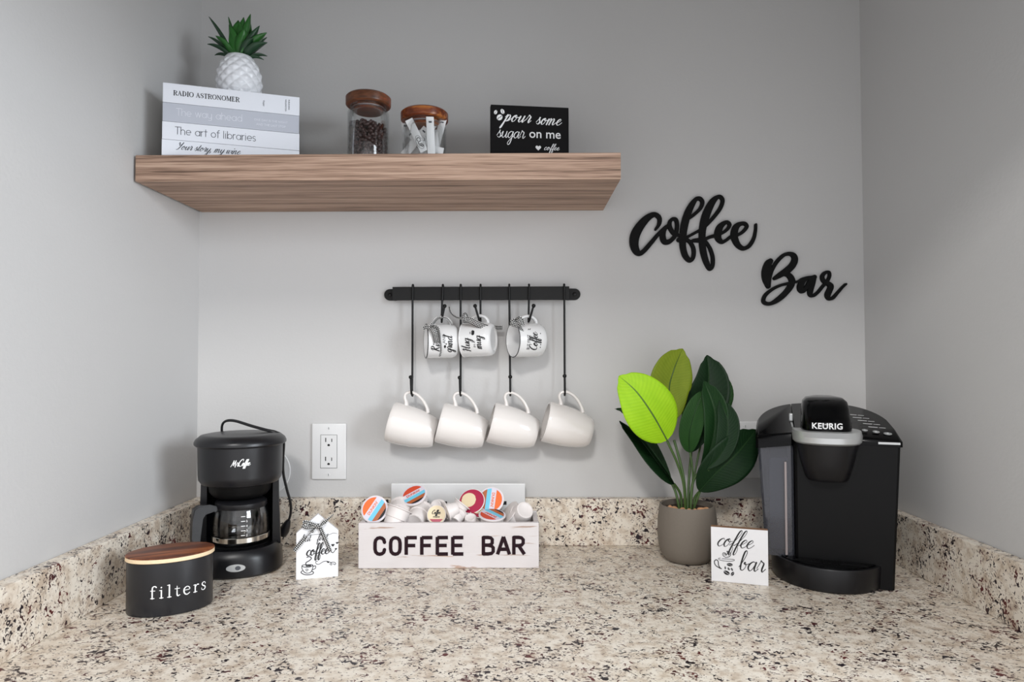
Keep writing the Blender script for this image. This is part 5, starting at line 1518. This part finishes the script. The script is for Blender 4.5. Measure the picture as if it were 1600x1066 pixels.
# base with drip tray arc
def basepl(hw, yf, yb, n=36):
    pts = []
    for i in range(n + 1):
        a = PI + PI * i / n; pts.append((hw * math.cos(a), -.035 + (yf + .035) * -math.sin(a)))
    for i in range(1, n):
        a = PI * i / n; pts.append((hw * math.cos(a), -.035 + (yb + .035) * math.sin(a) ** .75))
    return pts
bm = loft(bmesh.new(), [(basepl(.086, -.132, .098), .0006), (basepl(.0875, -.134, .100), .003), (basepl(.0895, -.136, .102), .036), (basepl(.0885, -.135, .101), .0385)])
obj('base', bm, M['satin'], kb, 35)
bm = loft(bmesh.new(), [(basepl(.083, -.128, -.04), .0385), (basepl(.083, -.128, -.04), .0402), (basepl(.081, -.126, -.04), .0405)])
tray = obj('drip_tray', bm, M['gloss'], kb, 35)
bm = bmesh.new()
for i in range(-3, 4):
    if i: 
        box(bm, i * .009 - .0012, i * .009 + .0012, -.112 + abs(i) * .003, -.092, .0405, .0415)
for i in range(3):
    box(bm, -.055 + i * .004, -.014, -.104 + i * .006, -.1025 + i * .006, .0405, .0413); box(bm, .014, .055 - i * .004, -.104 + i * .006, -.1025 + i * .006, .0405, .0413)
for a in range(12):
    q = a / 12 * 2 * PI; ball(bm, (.0 + .018 * math.cos(q), -.100 + .010 * math.sin(q), .0408), .0012, 1)
obj('grille', bm, M['panel'], tray, label='raised grille pattern')
# main body right of the tank
XS = -.050
ptsB = plan(HW, YFr, YBk, XS, HW)
sc_ = lambda pts, k: [(x * k if x > 0 else x, y * k if y > 0 else y) for x, y in pts]
bm = prism(bmesh.new(), sc_(ptsB, .89), .001, .2, top=ptsB, zt=lambda x, y: ztop(x, y) - .012)
obj('body', bm, M['panel'], kb, 40)
# back housing behind the tank
ptsT = plan(HW, YFr + .006, YBk, -HW, XS - .0015)
ptsT2 = [(x * .90 if x < -.07 else x, y) for x, y in ptsT]
bm = prism(bmesh.new(), ptsT2, .0385, .2, top=ptsT, zt=lambda x, y: ztop(x, y) - .022)
obj('water_tank', bm, M['tank'], kb, 40, label='smoky translucent water tank')
ic = [(-.090, -.060), (-.090, .030), (-.064, .070), (-.060, .070), (-.060, -.060)]
bm = prism(bmesh.new(), ic, .045, .2, zt=lambda x, y: ztop(x, y) - .05)
obj('tank_core', bm, plain('dark_smoke', srgb(52, 52, 60), .25), kb, 30, label='dark grey inner column')
obj('tank_rib', B(-.0665, -.0625, YFr - .001, YFr + .008, .042, .200, bev=.0015), M['gasket'], kb, label='pale vertical edge of the tank')
# tank lid and right top deck
ptsL = plan(HW + .003, YFr - .002, YBk + .003, -HW - .003, XS - .0010)
def slab(pts, dz0, dz1, rnd_=.003):
    bm = bmesh.new()
    k2 = [(x * .975, y * .975) for x, y in pts]
    R_ = []
    for P_, dz in ((pts, dz0), (pts, dz1 - rnd_), (k2, dz1)):
        R_.append([bm.verts.new((x, y, ztop(x, y) + dz)) for x, y in P_])
    n = len(pts)
    for a, b in zip(R_, R_[1:]):
        for i in range(n): bm.faces.new((a[i], a[(i + 1) % n], b[(i + 1) % n], b[i]))
    bm.faces.new(R_[0][::-1]); bm.faces.new(R_[-1]); return bm
obj('tank_lid', slab(ptsL, -.022, .0), M['gloss'], kb, 40)
ptsR = plan(HW + .003, YFr - .002, YBk + .003, XS + .0006, HW + .003)
dk = obj('top_deck', slab(ptsR, -.0117, .0), M['gloss'], kb, 40)
bm = bmesh.new(); box(bm, .076, .1075, YFr - .0032, YFr - .0015, ztop(.1, YFr) - .009, ztop(.1, YFr) - .0055)
obj('deck_trim', bm, M['silver'], kb, label='silver trim line')
# buttons on the deck
def deck(u, v): # u right, v back
    return Vector((u, v, ztop(u, v)))
for i, (u, v, r_) in enumerate(((.060, -.060, .0045), (.0765, -.062, .0053), (.0935, -.063, .0062))):
    bm = bmesh.new(); lathe(bm, [(r_ * .55, 0), (r_, 0), (r_, .0012), (r_ * .55, .0012), (r_ * .5, .0002), (0, .0002), (0, -.0005), (r_ * .55, -.0005)], seg=24)
    o = obj('button', bm, M['silver'], dk, 40, label='round silver ringed button'); o.location = deck(u, v); o.rotation_euler = (.18, .05, 0)
for i in range(5):
    bm = bmesh.new(); box(bm, 0, .014, 0, .0012, 0, .0005); box(bm, .016, .026, 0.0004, .0010, 0, .0004)
    o = obj('indicator_line', bm, M['whiteink'], dk, label='white printed line'); q = deck(.044 + i * .006, .028 - i * .017); o.location = q + Vector((0, 0, .0010)); o.rotation_euler = (.18, .06, 0)
# brew head
def bowl(rx, yf, yb, n=48, e=2.6):
    rx *= .90
    pts = []
    for i in range(n):
        a = i / n * 2 * PI; c_, s_ = math.cos(a), math.sin(a); ry = yf if s_ < 0 else yb
        pts.append((rx * math.copysign(abs(c_) ** (2 / e), c_), -.075 + math.copysign(abs(s_) ** (2 / e), s_) * abs(ry)))
    return pts
ZC = .236
bm = loft(bmesh.new(), [(bowl(.020, .020, .02), .172), (bowl(.034, .036, .02), .1735), (bowl(.0385, .042, .02), .180), (bowl(.046, .051, .02), .205), (bowl(.0535, .060, .02), ZC)])
obj('brew_head', bm, M['satin'], kb, 40)
bm = loft(bmesh.new(), [(bowl(.0560, .063, .045, e=2.4), ZC), (bowl(.0590, .068, .050, e=2.4), ZC + .003), (bowl(.0600, .069, .052, e=2.4), ZC + .012), (bowl(.0580, .062, .050, e=2.4), ZC + .020)])
obj('collar', bm, M['silver'], kb, 35, label='brushed silver collar')
# handle / lid dome
def hb(rx, yf, yb, e=3.2, cy=-.062):
    rx *= .86
    pts = []; n = 48
    for i in range(n):
        a = i / n * 2 * PI; c_, s_ = math.cos(a), math.sin(a); ry = yf if s_ < 0 else yb
        pts.append((rx * math.copysign(abs(c_) ** (2 / e), c_), cy + math.copysign(abs(s_) ** (2 / e), s_) * ry))
    return pts
bm = loft(bmesh.new(), [(hb(.0455, .050, .050), ZC + .018), (hb(.0455, .051, .050), ZC + .022), (hb(.0445, .049, .052), ZC + .038), (hb(.0440, .046, .060, cy=-.056), ZC + .044), (hb(.0430, .040, .066, cy=-.052), ZC + .056), (hb(.0405, .030, .066, cy=-.045), ZC + .066), (hb(.034, .018, .060, cy=-.038), ZC + .0715), (hb(.020, .008, .045, cy=-.03), ZC + .0735)])
hd = obj('head_handle', bm, M['gloss'], kb, 50)
b2 = sans('KEURIG', .0135, .022, .0005, .96, align='CENTER', sp=1.06)
def wk(x, y, z):
    f = abs(x) / .0387; yy = -.062 - .0505 * max(0, 1 - f ** 3.2) ** (1 / 3.2)
    return (x - .001, yy - .0004 - z, ZC + .0245 + y)
obj('lettering', map_bm(b2, wk), M['whiteink'], kb, label='white brand lettering')
obj('lid_hinge', B(-.0560, -.0490, -.020, -.008, ztop(-.055, 0) - .004, ztop(-.055, 0) + .010, bev=.002), M['silver'], kb, label='small silver hinge')
